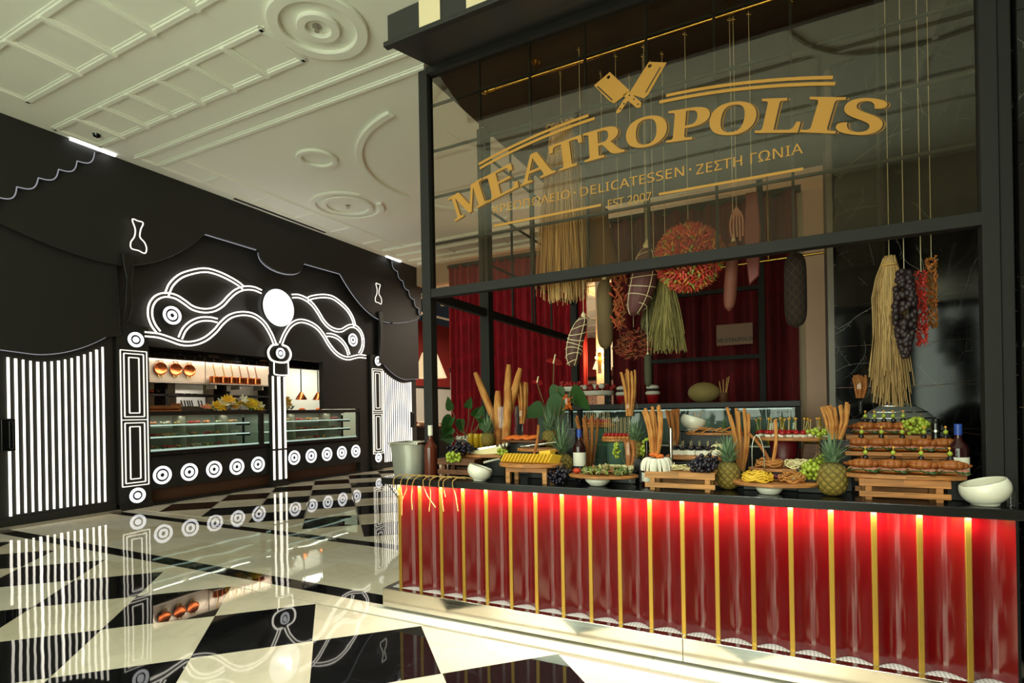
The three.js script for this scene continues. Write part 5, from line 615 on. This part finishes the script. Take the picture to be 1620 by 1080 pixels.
{ const t = thing('anthurium', 'red-flowered anthurium with large dark leaves standing behind the buffet', 'plant', [-1.82, CTY, -4.36]); mesh('pot', la([[0, 0], [0.08, 0], [0.1, 0.2], [0.09, 0.2], [0, 0.02]], 20), m.blackGloss, t);
  for (const [x, y, s] of [[0.04, 0.92, 1.15], [-0.12, 0.75, 0.8]]) { mesh('stem', tb([[0, 0.15, 0], [x * 0.3, y * 0.6, 0], [x, y, 0.02]], 0.005, 14, 5), m.stem, t); const sh = new THREE.Shape(); sh.moveTo(0, 0); sh.bezierCurveTo(-0.08 * s, -0.03, -0.08 * s, 0.07 * s, 0, 0.12 * s); sh.bezierCurveTo(0.08 * s, 0.07 * s, 0.08 * s, -0.03, 0, 0); mesh('flower', X(ex(sh, 0.004), x - 0.02, y, 0.0, -1.25, 0.4, 0), M(0xc8242c, 0.3), t); mesh('spadix', X(cy(0.006, 0.008, 0.07 * s, 0, 0.035, 0, 8), x, y, 0.03, -0.1, 0, -0.2), m.cheesePale, t); }
  for (const [x, y, L, rz, ry] of [[0.12, 0.62, 0.26, 2.4, 0.2], [0.2, 0.68, 0.24, -2.3, -0.3], [-0.06, 0.55, 0.2, 2.0, 0.4], [0.08, 0.72, 0.2, 2.9, 0]]) { mesh('stem', tb([[0, 0.15, 0], [x * 0.5, y * 0.6, 0.03], [x, y, 0.04]], 0.005, 10, 5), m.stem, t); const sh = new THREE.Shape(); sh.moveTo(0, 0); sh.bezierCurveTo(-L * 0.45, -L * 0.2, -L * 0.5, L * 0.4, 0, L); sh.bezierCurveTo(L * 0.5, L * 0.4, L * 0.45, -L * 0.2, 0, 0); mesh('leaf', X(ex(sh, 0.004), x, y, 0.04, 0.25, ry, rz), m.leaf, t); } }
riser([-1.6, CTY, -4.24], 0.13, 0.36, 0.13, 'black block under the goblet of orange crackers'); goblet('wine_goblet', 'goblet of orange crackers in front of the large dark leaf', [-1.615, 1.398, -4.22], 0.058, 0.28); for (let i = 0; i < 26; i++) { const a = rr(0, 6.28), q = 0.038 * Math.sqrt(rnd()); one('cracker', X(bx(0.022, 0.006, 0.022, 0, 0, 0, 0.002), 0, 0, 0, rr(0, 3), rr(0, 3), rr(0, 3)), m.orange, 'small orange cracker in the goblet before the dark leaf', 'cracker', [-1.615 + q * Math.cos(a), 1.545 + rr(0, 0.13), -4.22 + q * Math.sin(a)], 0, 'orange crackers in the goblet'); }
{ const t = thing('cake', 'red berry cake with white cream on a dark stand behind the cracker goblet', 'cake', [-1.74, CTY, -4.62]); mesh('stand', la([[0, 0], [0.09, 0], [0.02, 0.03], [0.02, 0.66], [0.1, 0.68], [0, 0.68]], 20), m.blackGloss, t); mesh('cream', [cy(0.1, 0.1, 0.04, 0, 0.7, 0, 20)], m.white, t); stuff('berries', [...Array(30)].map(() => { const a = rr(0, 6.28), q = 0.095 * Math.sqrt(rnd()); return ball(q * Math.cos(a), 0.735 + rr(0, 0.025), q * Math.sin(a), 0.016); }), m.berry, t); }
// --- centre left: black grapes, salad board, labelled bottle, breadsticks ---
grapes('heap of black grapes at the counter edge beside the cheese stand', [-1.42, CTY, -3.52], 0.2, 0.13, 0.14, 90, m.grapeB); grapes('heap of black grapes at the foot of the pineapple, left of the salad board', [-1.3, CTY, -3.66], 0.16, 0.12, 0.12, 60, m.grapeB);
{ const b = thing('foot_bowl', 'upturned white bowl carrying the salad board', 'bowl', [-1.15, CTY, -3.55]); mesh('bowl', la([[0.0, 0.058], [0.09, 0.055], [0.082, 0.03], [0.06, 0.01], [0.05, 0], [0, 0]], 28), m.china, b); board('serving_board', 'oval wooden board piled with green salad on a white bowl', [-1.12, 1.089, -3.57], 0.235, 0.15, 0.016, m.wood, 0.05);
  const t = thing('salad', 'pile of mixed green salad leaves with bits of pepper', 'salad', [-1.1, 1.106, -3.58]); const g = []; for (let i = 0; i < 190; i++) { const c = rnd(), a = rr(0, 6.28), q = Math.sqrt(rnd()); g.push(tint(X(sp(1, 0, 0, 0, 6, 4), 0.17 * q * Math.cos(a), 0.012 + (1 - q) * 0.05 * rnd() + 0.008, 0.1 * q * Math.sin(a), rr(-1, 1), rr(0, 3), rr(-1, 1), 0.028, 0.004, 0.011), ...(c < 0.6 ? [0.12 * rr(0.6, 1.6), 0.17 * rr(0.6, 1.4), 0.03] : c < 0.85 ? [0.4, 0.36, 0.16] : [0.4, 0.1, 0.06]))); } stuff('leaves', g, m.vc, t); one('tomato_piece', ball(0, 0.02, 0, 0.03, 0.018, 0.026), M(0xc0391c, 0.35), 'orange-red tomato piece at the left tip of the salad board', 'tomato', [-1.3, 1.106, -3.55]); }
riser([-1.37, CTY, -3.79], 0.14, 0.075, 0.14, 'black block under the labelled bottle'); bottle('dark wine bottle with a white label and blue capsule behind the salad', [-1.365, 1.112, -3.79], 0.29, 0.047, m.wine, m.blue, [0.08, 0.42]);
{ const t = thing('glass_tumbler', 'clear tumbler of breadsticks behind the labelled bottle', 'glass', [-1.37, CTY, -3.98]); mesh('glass', la([[0, 0.004], [0.045, 0.004], [0.055, 0.3], [0.056, 0.3]], 20), m.glass, t); sticks('thick breadstick in the tumbler behind the labelled bottle', 'breadsticks behind the labelled bottle', [-1.37, 1.05, -3.98], 0.06, 0.095, 0.46, 9, m.breadDark, 1.2); }
const cup = (pos, h, r, label) => { const t = thing('glass_pedestal', label, 'stand', pos); mesh('column', la([[0, 0], [r, 0], [r * 0.96, 0.01], [r * 0.96, h - 0.01], [r, h], [0, h]], 24), M(0xa8d0b8, 0.05, { transmission: 0.85, thickness: 0, ior: 1.45 }), t); return t; };
cup([-1.15, CTY, -4.06], 0.27, 0.09, 'green glass cylinder under the round berry canape board'); board('serving_board', 'round wooden board of red berry canapes on a green glass cylinder', [-1.15, 1.301, -4.06], 0.125, 0.1, 0.02, m.wood); cup([-1.36, CTY, -4.24], 0.37, 0.08, 'green glass cylinder under the board of skewered canapes'); board('serving_board', 'wooden board of skewered canapes higher up behind the breadsticks', [-1.36, 1.401, -4.24], 0.13, 0.1, 0.022, m.wood);
// canapes with sticks
const canapeProto = (base, top, L, bead) => { const t = thing('canape', '', 'canape'); mesh('bread', bx(0.034, 0.018, 0.034, 0, 0.009, 0, 0.004), base, t); mesh('topping', [ball(0, 0.028, 0, 0.017, 0.014)], top, t); mesh('skewer', between([0, 0.02, 0], [0, L, 0], 0.0016, 0.0016, 5), m.skewer, t); if (bead) mesh('bead', sp(0.0075, 0, L, 0, 8, 6), bead, t); return t; };
const spread = (proto, pts, label0, group, tilt = 0, row = pts.length / 2) => pts.forEach((p, i) => { const label = label0 + (i < row ? ', front row, ' : ', back row, ') + NTH[i % row] + ' from the left'; let o = proto; if (!proto.userData.placed) { proto.userData.label = label; proto.userData.group = group; proto.position.set(...p); proto.rotation.set(rr(-tilt, tilt), rr(0, 3), rr(-tilt, tilt)); proto.userData.placed = 1; } else o = dup(proto, p, [rr(-tilt, tilt), rr(0, 3), rr(-tilt, tilt)], label, group); if (o.userData.placed) delete o.userData.placed; proto.userData.placed = 1; });
const protos = [];
const berryC = canapeProto(m.bread, m.berry, 0.16, null); protos.push(berryC); spread(berryC, [...Array(14)].map((_, i) => [-1.24 + (i % 7) * 0.03, 1.322, -4.02 - Math.floor(i / 7) * 0.045]), 'red berry canape on the green cylinder', 'berry canapes'); const skewC = canapeProto(m.bread, m.ham, 0.11, null); protos.push(skewC); spread(skewC, [...Array(12)].map((_, i) => [-1.45 + (i % 6) * 0.035, 1.424, -4.2 - Math.floor(i / 6) * 0.05]), 'small ham canape on the higher board', 'ham canapes on the higher board');
cup([-1.04, CTY, -4.14], 0.355, 0.05, 'clear glass column under the tall breadstick goblet'); goblet('wine_goblet', 'tallest goblet of long breadsticks in the middle of the buffet', [-1.07, 1.387, -4.1], 0.063, 0.23); sticks('long breadstick in the tallest goblet in the middle', 'breadsticks in the tallest goblet', [-1.07, 1.49, -4.1], 0.06, 0.066, 0.36, 11);
pineapple('tiny pineapple behind the front goblet', [-0.975, CTY + 0.16, -3.9], 0.13, 0.055, 0.17); riser([-0.975, CTY, -3.9], 0.12, 0.155, 0.12, 'black block under the tiny pineapple behind the front goblet');
{ const t = thing('wire_stand', 'thin black wire stand right of the labelled bottle', 'stand', [-1.22, CTY, -3.8]); mesh('wire', [tb([[-0.03, 0, 0], [-0.02, 0.25, 0], [0, 0.29, 0], [0.02, 0.25, 0], [0.05, 0, 0]], 0.0035, 24, 5), tb([[-0.025, 0.15, 0], [0.03, 0.15, 0.02], [0.07, 0.15, 0.0]], 0.003, 8, 4)], m.steelBlack, t); }
grapes('small bunch of green grapes hanging beside the wire stand', [-1.1, CTY + 0.14, -3.85], 0.06, 0.14, 0.05, 26, m.grapeG, 0.011);
for (let i = 0; i < 5; i++) one('cracker_block', bx(0.04, 0.035, 0.04, 0, 0.0175, 0, 0.004), m.cheesePale, `pale cracker block in the row behind the salad, ${ORD[i]} from the left`, 'cracker', [-1.15 + i * 0.045, 1.12, -3.74], 0.1, 'cracker blocks behind the salad'); riser([-1.06, CTY, -3.74], 0.26, 0.085, 0.08, 'black block under the row of cracker blocks');
goblet('wine_goblet', 'front goblet of orange breadsticks at the counter edge', [-0.925, CTY, -3.53], 0.053, 0.30); sticks('short orange breadstick in the front goblet', 'breadsticks in the front goblet', [-0.925, 1.175, -3.53], 0.055, 0.036, 0.165, 14, m.breadDark, 0.85);
bottle('dark bottle lying in shadow right of the front goblet', [-0.84, CTY, -3.66], 0.3, 0.038, m.wine, m.blackGloss, [0.1, 0.3]);
// --- centre: cheese fan crate, black grapes, white cut bowl, olive squares ---
crate('wooden_crate', 'pale pine crate stand with shredded cheese and black grapes on top', [-0.6, CTY, -3.56], 0.42, 0.118, 0.22, m.woodPale);
{ const t = thing('cheese_fan', 'ring of white string cheese strands on the left of the pine crate', 'cheese', [-0.755, 1.148, -3.56]); const g = []; for (let i = 0; i < 70; i++) { const a = i / 70 * 2 * PI, r = rr(0.075, 0.095); g.push(tb([[0.04 * Math.cos(a), 0.07, 0.04 * Math.sin(a)], [r * 0.8 * Math.cos(a), 0.075, r * 0.8 * Math.sin(a)], [r * 1.05 * Math.cos(a), 0.04, r * 1.05 * Math.sin(a)], [r * 1.08 * Math.cos(a + rr(-0.06, 0.06)), 0.0, r * 1.08 * Math.sin(a)]], 0.005, 8, 5)); } stuff('strands', g, m.white, t); mesh('core', ball(0, 0.035, 0, 0.06, 0.04), m.white, t); }
one('carrot_relish', [...Array(12)].map(() => ball(rr(-0.04, 0.04), rr(0.0, 0.03), rr(-0.03, 0.03), 0.018, 0.012)), m.orange, 'orange relish on top of the white string cheese', 'relish', [-0.76, 1.225, -3.56]);
sticks('thick breadstick standing in the white string cheese', 'breadsticks in the string cheese', [-0.77, 1.235, -3.6], 0.08, 0.085, 0.33, 10, m.bread, 1.25);
grapes('bunch of green grapes left of the breadsticks in the string cheese', [-0.865, CTY + 0.16, -3.78], 0.1, 0.16, 0.08, 45, m.grapeG); riser([-0.86, CTY, -3.8], 0.12, 0.155, 0.1, 'black block under the green grapes in the middle');
one('shredded_cheese', [...Array(40)].map(() => X(bx(0.06, 0.004, 0.006), rr(-0.07, 0.07), rr(0, 0.03), rr(-0.05, 0.05), rr(-0.3, 0.3), rr(0, 3), rr(-0.3, 0.3))), m.cheesePale, 'heap of pale shredded cheese in the middle of the pine crate', 'cheese', [-0.58, 1.155, -3.56]);
grapes('bunch of black grapes drooping over the right end of the pine crate', [-0.47, 1.12, -3.53], 0.17, 0.12, 0.13, 75, m.grapeB); grapes('black grapes tucked under the olive square board', [-0.46, CTY + 0.12, -3.68], 0.18, 0.1, 0.1, 50, m.grapeB);
{ const t = thing('glass_tumbler', 'clear tumbler of breadsticks left of the white cut bowl', 'glass', [-0.725, CTY + 0.16, -4.0]); mesh('glass', la([[0, 0.004], [0.04, 0.004], [0.048, 0.2], [0.049, 0.2]], 20), m.glass, t); riser([-0.725, CTY, -4.0], 0.12, 0.155, 0.12, 'black block under the tumbler left of the white cut bowl'); sticks('breadstick in the tumbler left of the white cut bowl', 'breadsticks left of the white bowl', [-0.725, 1.2, -4.0], 0.06, 0.06, 0.34, 8, m.breadDark, 1.1); }
{ const t = thing('pepper_mill', 'slim steel tube standing right of the string cheese breadsticks', 'mill', [-0.675, 1.148, -3.62]); mesh('tube', cy(0.011, 0.011, 0.26, 0, 0.13, 0, 14), m.steel, t); mesh('cap', sp(0.012, 0, 0.262, 0, 10, 8), m.steel, t); }
riser([-0.58, CTY, -4.18], 0.22, 0.345, 0.18, 'black block under the white cut bowl'); tiltBowl('white slanted bowl high in the middle of the buffet', [-0.61, 1.378, -4.15], 0.09, 0.2, -0.3); one('paper_sprig', [between([0, 0, 0], [0.03, 0.06, 0.0], 0.003), between([0, 0, 0], [-0.02, 0.05, 0.01], 0.003)], m.straw, 'thin sprig in the white bowl high in the middle', 'sprig', [-0.58, 1.46, -4.13]);
riser([-0.45, CTY, -4.1], 0.34, 0.315, 0.14, 'black block under the board of wavy crackers'); board('serving_board', 'wooden board of wavy flat crackers right of the white cut bowl', [-0.46, 1.352, -4.08], 0.19, 0.1, 0.018, m.wood, 0, true); for (let i = 0; i < 7; i++) { const g = fin(new THREE.BoxGeometry(0.1, 0.006, 0.08, 8, 1, 1)); const p = g.attributes.position; for (let k = 0; k < p.count; k++) p.setY(k, p.getY(k) + 0.008 * Math.sin(p.getX(k) * 70 + i)); g.computeVertexNormals(); const o = one('wavy_cracker', g, m.bread, `wavy flat cracker on the board right of the white cut bowl, ${NTH[i]} from the left`, 'cracker', [-0.58 + i * 0.04, 1.385 + (i % 2) * 0.01, -4.06 + rr(-0.02, 0.02)], rr(-0.3, 0.3), 'wavy flat crackers'); o.rotation.z = 0.15; }
riser([-0.55, CTY, -3.92], 0.32, 0.155, 0.16, 'black block under the olive square board'); board('serving_board', 'rectangular wooden board of white squares topped with black olives', [-0.555, 1.193, -3.9], 0.19, 0.09, 0.03, m.wood, 0, false);
{ const p = canapeProto(m.white, m.olive, 0.095, null); protos.push(p); p.children[0].geometry = bx(0.05, 0.032, 0.05, 0, 0.016, 0, 0.004); p.children[1].geometry = mg([ball(-0.012, 0.047, 0.008, 0.017, 0.015), ball(0.014, 0.047, -0.006, 0.017, 0.015), ball(0, 0.05, 0.016, 0.014, 0.013)]); spread(p, [...Array(12)].map((_, i) => [-0.7 + (i % 6) * 0.055, 1.224, -3.855 - Math.floor(i / 6) * 0.06]), 'white square with black olives', 'olive squares'); }
one('bread_hump', X(sp(1, 0, 0, 0, 16, 8), 0, 0.03, 0, 0, 0, 0, 0.065, 0.05, 0.06), m.cheesePale, 'pale round cheese at the right end of the olive square board', 'cheese', [-0.415, 1.222, -3.9]);
// --- centre right: pineapple, breadsticks, meat board, pasta boards ---
pineapple('pineapple standing right of the pine crate', [-0.335, CTY, -3.66], 0.18, 0.068, 0.2, 1.0);
{ const t = thing('glass_tumbler', 'clear tumbler of breadsticks right of the olive squares', 'glass', [-0.27, CTY + 0.08, -3.83]); mesh('glass', la([[0, 0.004], [0.042, 0.004], [0.052, 0.24], [0.053, 0.24]], 20), m.glass, t); riser([-0.27, CTY, -3.83], 0.12, 0.075, 0.12, 'black block under the tumbler right of the olive squares'); sticks('thick breadstick in the tumbler right of the olive squares', 'breadsticks right of the olive squares', [-0.27, 1.13, -3.83], 0.06, 0.09, 0.42, 10, m.bread, 1.2); }
{ const t = thing('paper_bag', 'crumpled clear bag beside the tumbler behind the pineapple', 'bag', [-0.2, 1.1, -3.72]); const g = fin(new THREE.IcosahedronGeometry(0.05, 3)); const p = g.attributes.position; for (let i = 0; i < p.count; i++) { const k = 0.75 + 0.5 * fbm(p.getX(i) * 40 + 20, p.getY(i) * 40 + p.getZ(i) * 30 + 20, 64, 2, 5); p.setXYZ(i, p.getX(i) * k, p.getY(i) * k * 1.2, p.getZ(i) * k); } g.computeVertexNormals(); mesh('wrap', g, m.glass, t); mesh('contents', ball(0, -0.01, 0, 0.03, 0.03), m.cheesePale, t); riser([-0.2, CTY, -3.72], 0.1, 0.05, 0.1, 'black block under the crumpled bag'); }
{ const t = thing('meat_pedestal', 'dark red tapered pedestal under the meat canape board', 'pedestal', [-0.02, CTY, -4.02]); mesh('body', la([[0, 0], [0.08, 0], [0.07, 0.15], [0.09, 0.29], [0, 0.29]], 24), M(0x5a0c14, 0.4), t); const w = thing('wooden_block', 'dark wooden block right of the red pedestal', 'block', [0.16, CTY, -4.04]); mesh('block', X(ex(shp([[-0.1, 0], [0.12, 0], [0.12, 0.27], [-0.06, 0.27]]), 0.12, 0.004), 0, 0, -0.06), m.woodDark, w); mesh('inset', bx(0.04, 0.18, 0.006, 0.04, 0.13, 0.06), m.wood, w); }
board('serving_board', 'long oval board of red meat canapes with beaded sticks', [0.03, 1.322, -4.0], 0.235, 0.1, 0.022, m.wood);
{ const p = canapeProto(m.white, m.berry, 0.12, m.bead); protos.push(p); p.children[1].geometry = mg([ball(0, 0.03, 0, 0.024, 0.015, 0.02), ball(0.016, 0.035, 0.01, 0.015, 0.012)]); spread(p, [...Array(20)].map((_, i) => [-0.16 + (i % 10) * 0.042, 1.345, -3.955 - Math.floor(i / 10) * 0.05]), 'red meat canape with beaded stick', 'meat canapes', 0.28); }
grapes('green grapes at the right end of the meat canape board', [0.175, 1.342, -3.945], 0.14, 0.06, 0.08, 30, m.grapeG);
sticks('breadstick in the bundle right of the meat canape board', 'breadsticks right of the meat canapes', [0.262, 1.34, -3.85], 0.09, 0.085, 0.22, 12, m.bread, 1.15); riser([0.262, CTY, -3.86], 0.16, 0.305, 0.14, 'black block under the breadstick bundle right of the meat canapes');
riser([-0.03, CTY, -3.76], 0.26, 0.11, 0.12, 'black block under the long pasta board'); board('serving_board', 'long wooden board of twisted pasta in front of the red pedestal', [-0.03, 1.145, -3.76], 0.19, 0.09, 0.02, m.wood, 0, true);
const nest = (label, pos, R, n, mat, turn = 0) => { const t = thing('pasta_nest', label, 'pasta', pos, turn); const g = []; for (let i = 0; i < n; i++) { const a0 = rr(0, 6.28), r = R * rr(0.55, 1), y = 0.012 + rr(0, 0.05) * (1.2 - r / R * 0.6), q = []; for (let k = 0; k <= 8; k++) { const a = a0 + k * 0.4; q.push([r * Math.cos(a) * 1.25, y + 0.01 * Math.sin(k * 1.7 + i), r * Math.sin(a)]); } g.push(tb(q, 0.0042, 16, 4)); } stuff('strands', g, mat, t); return t; };
nest('twisted pasta heap at the left of the long board', [-0.1, 1.165, -3.74], 0.065, 22, m.bread); nest('twisted pasta heap at the right of the long board', [0.06, 1.165, -3.74], 0.07, 26, m.cheesePale);
stick1('upright breadstick stuck in the pasta on the long board', [-0.085, 1.19, -3.71], [-0.065, 1.465, -3.71], m.bread, 1.25); stick1('breadstick leaning left out of the pasta on the long board', [-0.095, 1.2, -3.7], [-0.222, 1.385, -3.72], m.breadDark, 1.2);
{ const t = thing('wire_stand', 'thin wire hoop standing behind the round pasta board', 'stand', [-0.16, CTY, -3.66]); mesh('wire', tb([[-0.035, 0.07, 0], [-0.03, 0.3, 0], [-0.01, 0.345, 0], [0.02, 0.3, 0], [0.035, 0.07, 0]], 0.0032, 24, 5), m.steel, t); }
{ const b = thing('foot_bowl', 'upturned white bowl carrying the round pasta board', 'bowl', [-0.1, CTY, -3.56]); mesh('bowl', la([[0, 0.05], [0.078, 0.048], [0.07, 0.022], [0.055, 0.004], [0.05, 0], [0, 0]], 28), m.china, b); board('serving_board', 'round wooden board of pasta and flowers on a white bowl', [-0.075, 1.082, -3.58], 0.225, 0.15, 0.018, m.wood);
  nest('coiled yellow pasta nest on the round board', [-0.165, 1.1, -3.55], 0.07, 46, m.cheese); nest('loose pale pasta on the right of the round board', [0.02, 1.1, -3.56], 0.06, 16, m.bread, 0.5); const f = thing('garnish_flower', 'small dusky pink flower on the round pasta board', 'flower', [-0.055, 1.115, -3.6]); mesh('petals', [...Array(9)].map((_, i) => X(sp(1, 0.02, 0, 0, 6, 4), 0, 0.01, 0, 0, i * 0.7, 0.4, 1, 0.3, 0.4)).map(g => g), M(0x7a3848, 0.6), f); f.children[0].geometry = mg([...Array(9)].map((_, i) => X(X(sp(1, 0, 0, 0, 6, 4), 0.024, 0.012, 0, 0, 0, 0.5, 0.028, 0.004, 0.01), 0, 0, 0, 0, i * 0.7, 0))); one('bread_bun', X(sp(1, 0, 0, 0, 14, 8), 0, 0.02, 0, 0, 0, 0, 0.05, 0.026, 0.04), m.cheesePale, 'small pale bun behind the pasta on the round board', 'bread', [0.05, 1.1, -3.64]); }
grapes('green grapes between the round board and the largest pineapple', [0.125, CTY + 0.07, -3.62], 0.12, 0.15, 0.1, 70, m.grapeG); grapes('green grapes behind the largest pineapple', [0.2, CTY + 0.14, -3.7], 0.1, 0.09, 0.08, 34, m.grapeG);
riser([0.15, CTY, -3.7], 0.2, 0.135, 0.08, 'black block behind the green grapes by the largest pineapple');
pineapple('largest pineapple right of the round pasta board', [0.225, CTY, -3.6], 0.195, 0.075, 0.19, 2.2);
// --- right: tiers of sandwiches ---
crate('wooden_crate', 'pine crate stand under the front row of sandwiches', [0.545, CTY, -3.6], 0.40, 0.115, 0.22, m.wood); board('serving_board', 'long oval board with the front row of sandwiches', [0.555, 1.146, -3.60], 0.275, 0.105, 0.024, m.wood);
crate('wooden_crate', 'taller crate stand under the middle row of sandwiches', [0.58, CTY, -3.84], 0.4, 0.22, 0.2, m.wood); board('serving_board', 'rectangular board with the middle row of sandwiches', [0.575, 1.251, -3.82], 0.27, 0.1, 0.022, m.wood, 0, false);
riser([0.53, CTY, -4.03], 0.36, 0.28, 0.16, 'dark block under the top row of sandwiches'); board('serving_board', 'wooden board with the top row of sandwiches', [0.535, 1.312, -4.0], 0.21, 0.09, 0.05, m.wood, 0, false);
const sand = (() => { const t = thing('sandwich', '', 'sandwich'); const c = []; for (let i = 0; i < 7; i++) { const v = (i - 3) / 3, r = 0.046 * Math.cos(v * 1.15); c.push(X(sp(1, 0, 0, 0, 14, 9), v * 0.066, 0.04 + 0.012 * Math.cos(v * 1.4), -0.006 * v * v * 6, 0, 0, v * 0.2, 0.034, r * 0.6, r)); } mesh('croissant', c, m.croissant, t); mesh('bottom', X(sp(1, 0, 0, 0, 14, 8), 0, 0.016, 0.004, 0, 0, 0, 0.078, 0.016, 0.04), m.croissant, t); mesh('ham', [...Array(5)].map((_, i) => X(sp(1, 0, 0, 0, 8, 5), -0.05 + i * 0.025, 0.027, 0.026, 0.4, 0, rr(-0.4, 0.4), 0.02, 0.005, 0.018)), M(0x9c6450, 0.5), t); mesh('lettuce', [...Array(6)].map((_, i) => X(sp(1, 0, 0, 0, 7, 5), -0.055 + i * 0.022, 0.018, 0.034, rr(-0.6, 0.6), 0, rr(-0.7, 0.7), 0.018, 0.004, 0.018)), m.leaf, t); return t; })();
let sFirst = true; const putS = (p, ry, label, group) => { if (sFirst) { sFirst = false; sand.position.set(...p); sand.rotation.y = ry; sand.userData.label = label; sand.userData.group = group; } else dup(sand, p, [0, ry, 0], label, group); };
for (let i = 0; i < 4; i++) putS([0.37 + i * 0.13, 1.172, -3.555], rr(-0.35, 0.1), `croissant sandwich in the front row, ${ORD[i]} from the left`, 'front row sandwiches'); for (let i = 0; i < 5; i++) putS([0.38 + i * 0.1, 1.275, -3.8], rr(-0.5, 0.3), `croissant sandwich in the middle row, ${ORD[i]} from the left`, 'middle row sandwiches'); for (let i = 0; i < 3; i++) putS([0.43 + i * 0.095, 1.364, -3.98], rr(-0.4, 0.2), `croissant sandwich in the top row, ${ORD[i]} from the left`, 'top row sandwiches');
const oliveSk = (() => { const t = thing('olive_skewer', '', 'skewer'); mesh('stick', between([0, -0.03, 0], [0, 0.06, 0], 0.0018, 0.0018, 5), m.skewer, t); mesh('olive', ball(0, 0.0, 0, 0.0145, 0.016), m.olive, t); mesh('grape', ball(0, 0.028, 0, 0.012, 0.013), m.grapeG, t); mesh('bead', sp(0.007, 0, 0.056, 0, 8, 6), m.bead, t); return t; })();
let oFirst = true; const putO = (p, label, group) => { if (oFirst) { oFirst = false; oliveSk.position.set(...p); oliveSk.userData.label = label; oliveSk.userData.group = group; } else dup(oliveSk, p, [rr(-0.1, 0.1), rr(0, 3), rr(-0.1, 0.1)], label, group); };
for (let i = 0; i < 4; i++) putO([0.385 + i * 0.125, 1.255, -3.57], `olive skewer on the front row of sandwiches, ${ORD[i]} from the left`, 'front row skewers'); for (let i = 0; i < 5; i++) putO([0.39 + i * 0.1, 1.358, -3.8], `olive skewer on the middle row of sandwiches, ${ORD[i]} from the left`, 'middle row skewers'); for (let i = 0; i < 5; i++) putO([0.43 + i * 0.048, 1.448, -3.97], `olive skewer on the top row of sandwiches, ${ORD[i]} from the left`, 'top row skewers');
grapes('green grapes right of the top row of sandwiches', [0.675, 1.36, -3.93], 0.14, 0.11, 0.1, 60, m.grapeG); bottle('dark wine bottle with a white label and blue capsule at the right end', [0.82, 1.14, -3.69], 0.295, 0.046, m.wine, m.blue, [0.08, 0.4]); riser([0.82, CTY, -3.69], 0.13, 0.105, 0.12, 'black block under the bottle at the right end');
{ const t = thing('pepper_mill', 'black pepper mill behind the middle row of sandwiches', 'mill', [0.755, 1.276, -3.85]); mesh('body', la([[0, 0], [0.026, 0], [0.022, 0.06], [0.02, 0.1], [0.024, 0.15], [0.018, 0.18], [0, 0.185]], 18), m.blackGloss, t); mesh('collar', cy(0.0225, 0.0225, 0.012, 0, 0.115, 0, 18), m.steel, t); }
riser([0.4, CTY, -4.2], 0.14, 0.42, 0.14, 'black block under the goblet at the back right'); goblet('wine_goblet', 'goblet of short breadsticks at the back right before the marble', [0.425, 1.458, -4.15], 0.062, 0.27); sticks('short breadstick in the goblet at the back right', 'breadsticks in the back right goblet', [0.425, 1.59, -4.15], 0.055, 0.042, 0.15, 14, m.breadDark, 0.85);
{ const t = thing('steel_dome', 'ribbed round steel dome behind the sandwiches', 'dome', [0.66, CTY, -4.42]); mesh('dome', X(fin(new THREE.SphereGeometry(1, 36, 14, 0, 2 * PI, 0, PI / 2)), 0, 0, 0, 0, 0, 0, 0.34, 0.53, 0.14), M(0x8c8e8c, 0.5, { metalness: 0.4 }), t); mesh('ribs', [...Array(13)].map((_, i) => { const y = 0.012 + i * 0.041, k = Math.sqrt(Math.max(0.02, 1 - y * y / 0.281)); return X(fin(new THREE.TorusGeometry(1, 0.008, 5, 40)), 0, y, 0, PI / 2, 0, 0, 0.342 * k, 0.142 * k, 0.6); }), m.steel, t); }
tiltBowl('large white slanted bowl at the right end of the counter', [0.885, CTY, -3.52], 0.106, 0.15, 0.28);
{ const t = thing('small_glass', 'small clear glass at the far right end of the counter', 'glass', [0.985, CTY, -3.52]); mesh('glass', la([[0, 0.004], [0.018, 0.004], [0.021, 0.075], [0.0215, 0.075]], 16), m.glass, t); mesh('base', cy(0.018, 0.018, 0.006, 0, 0.004, 0, 16), m.glass, t); }
for (const p of protos) delete p.userData.placed;
// ---------- finish ----------
scene.traverse(o => { if (o.isMesh) { o.castShadow = true; o.receiveShadow = true; } });
renderer.render(scene, camera);
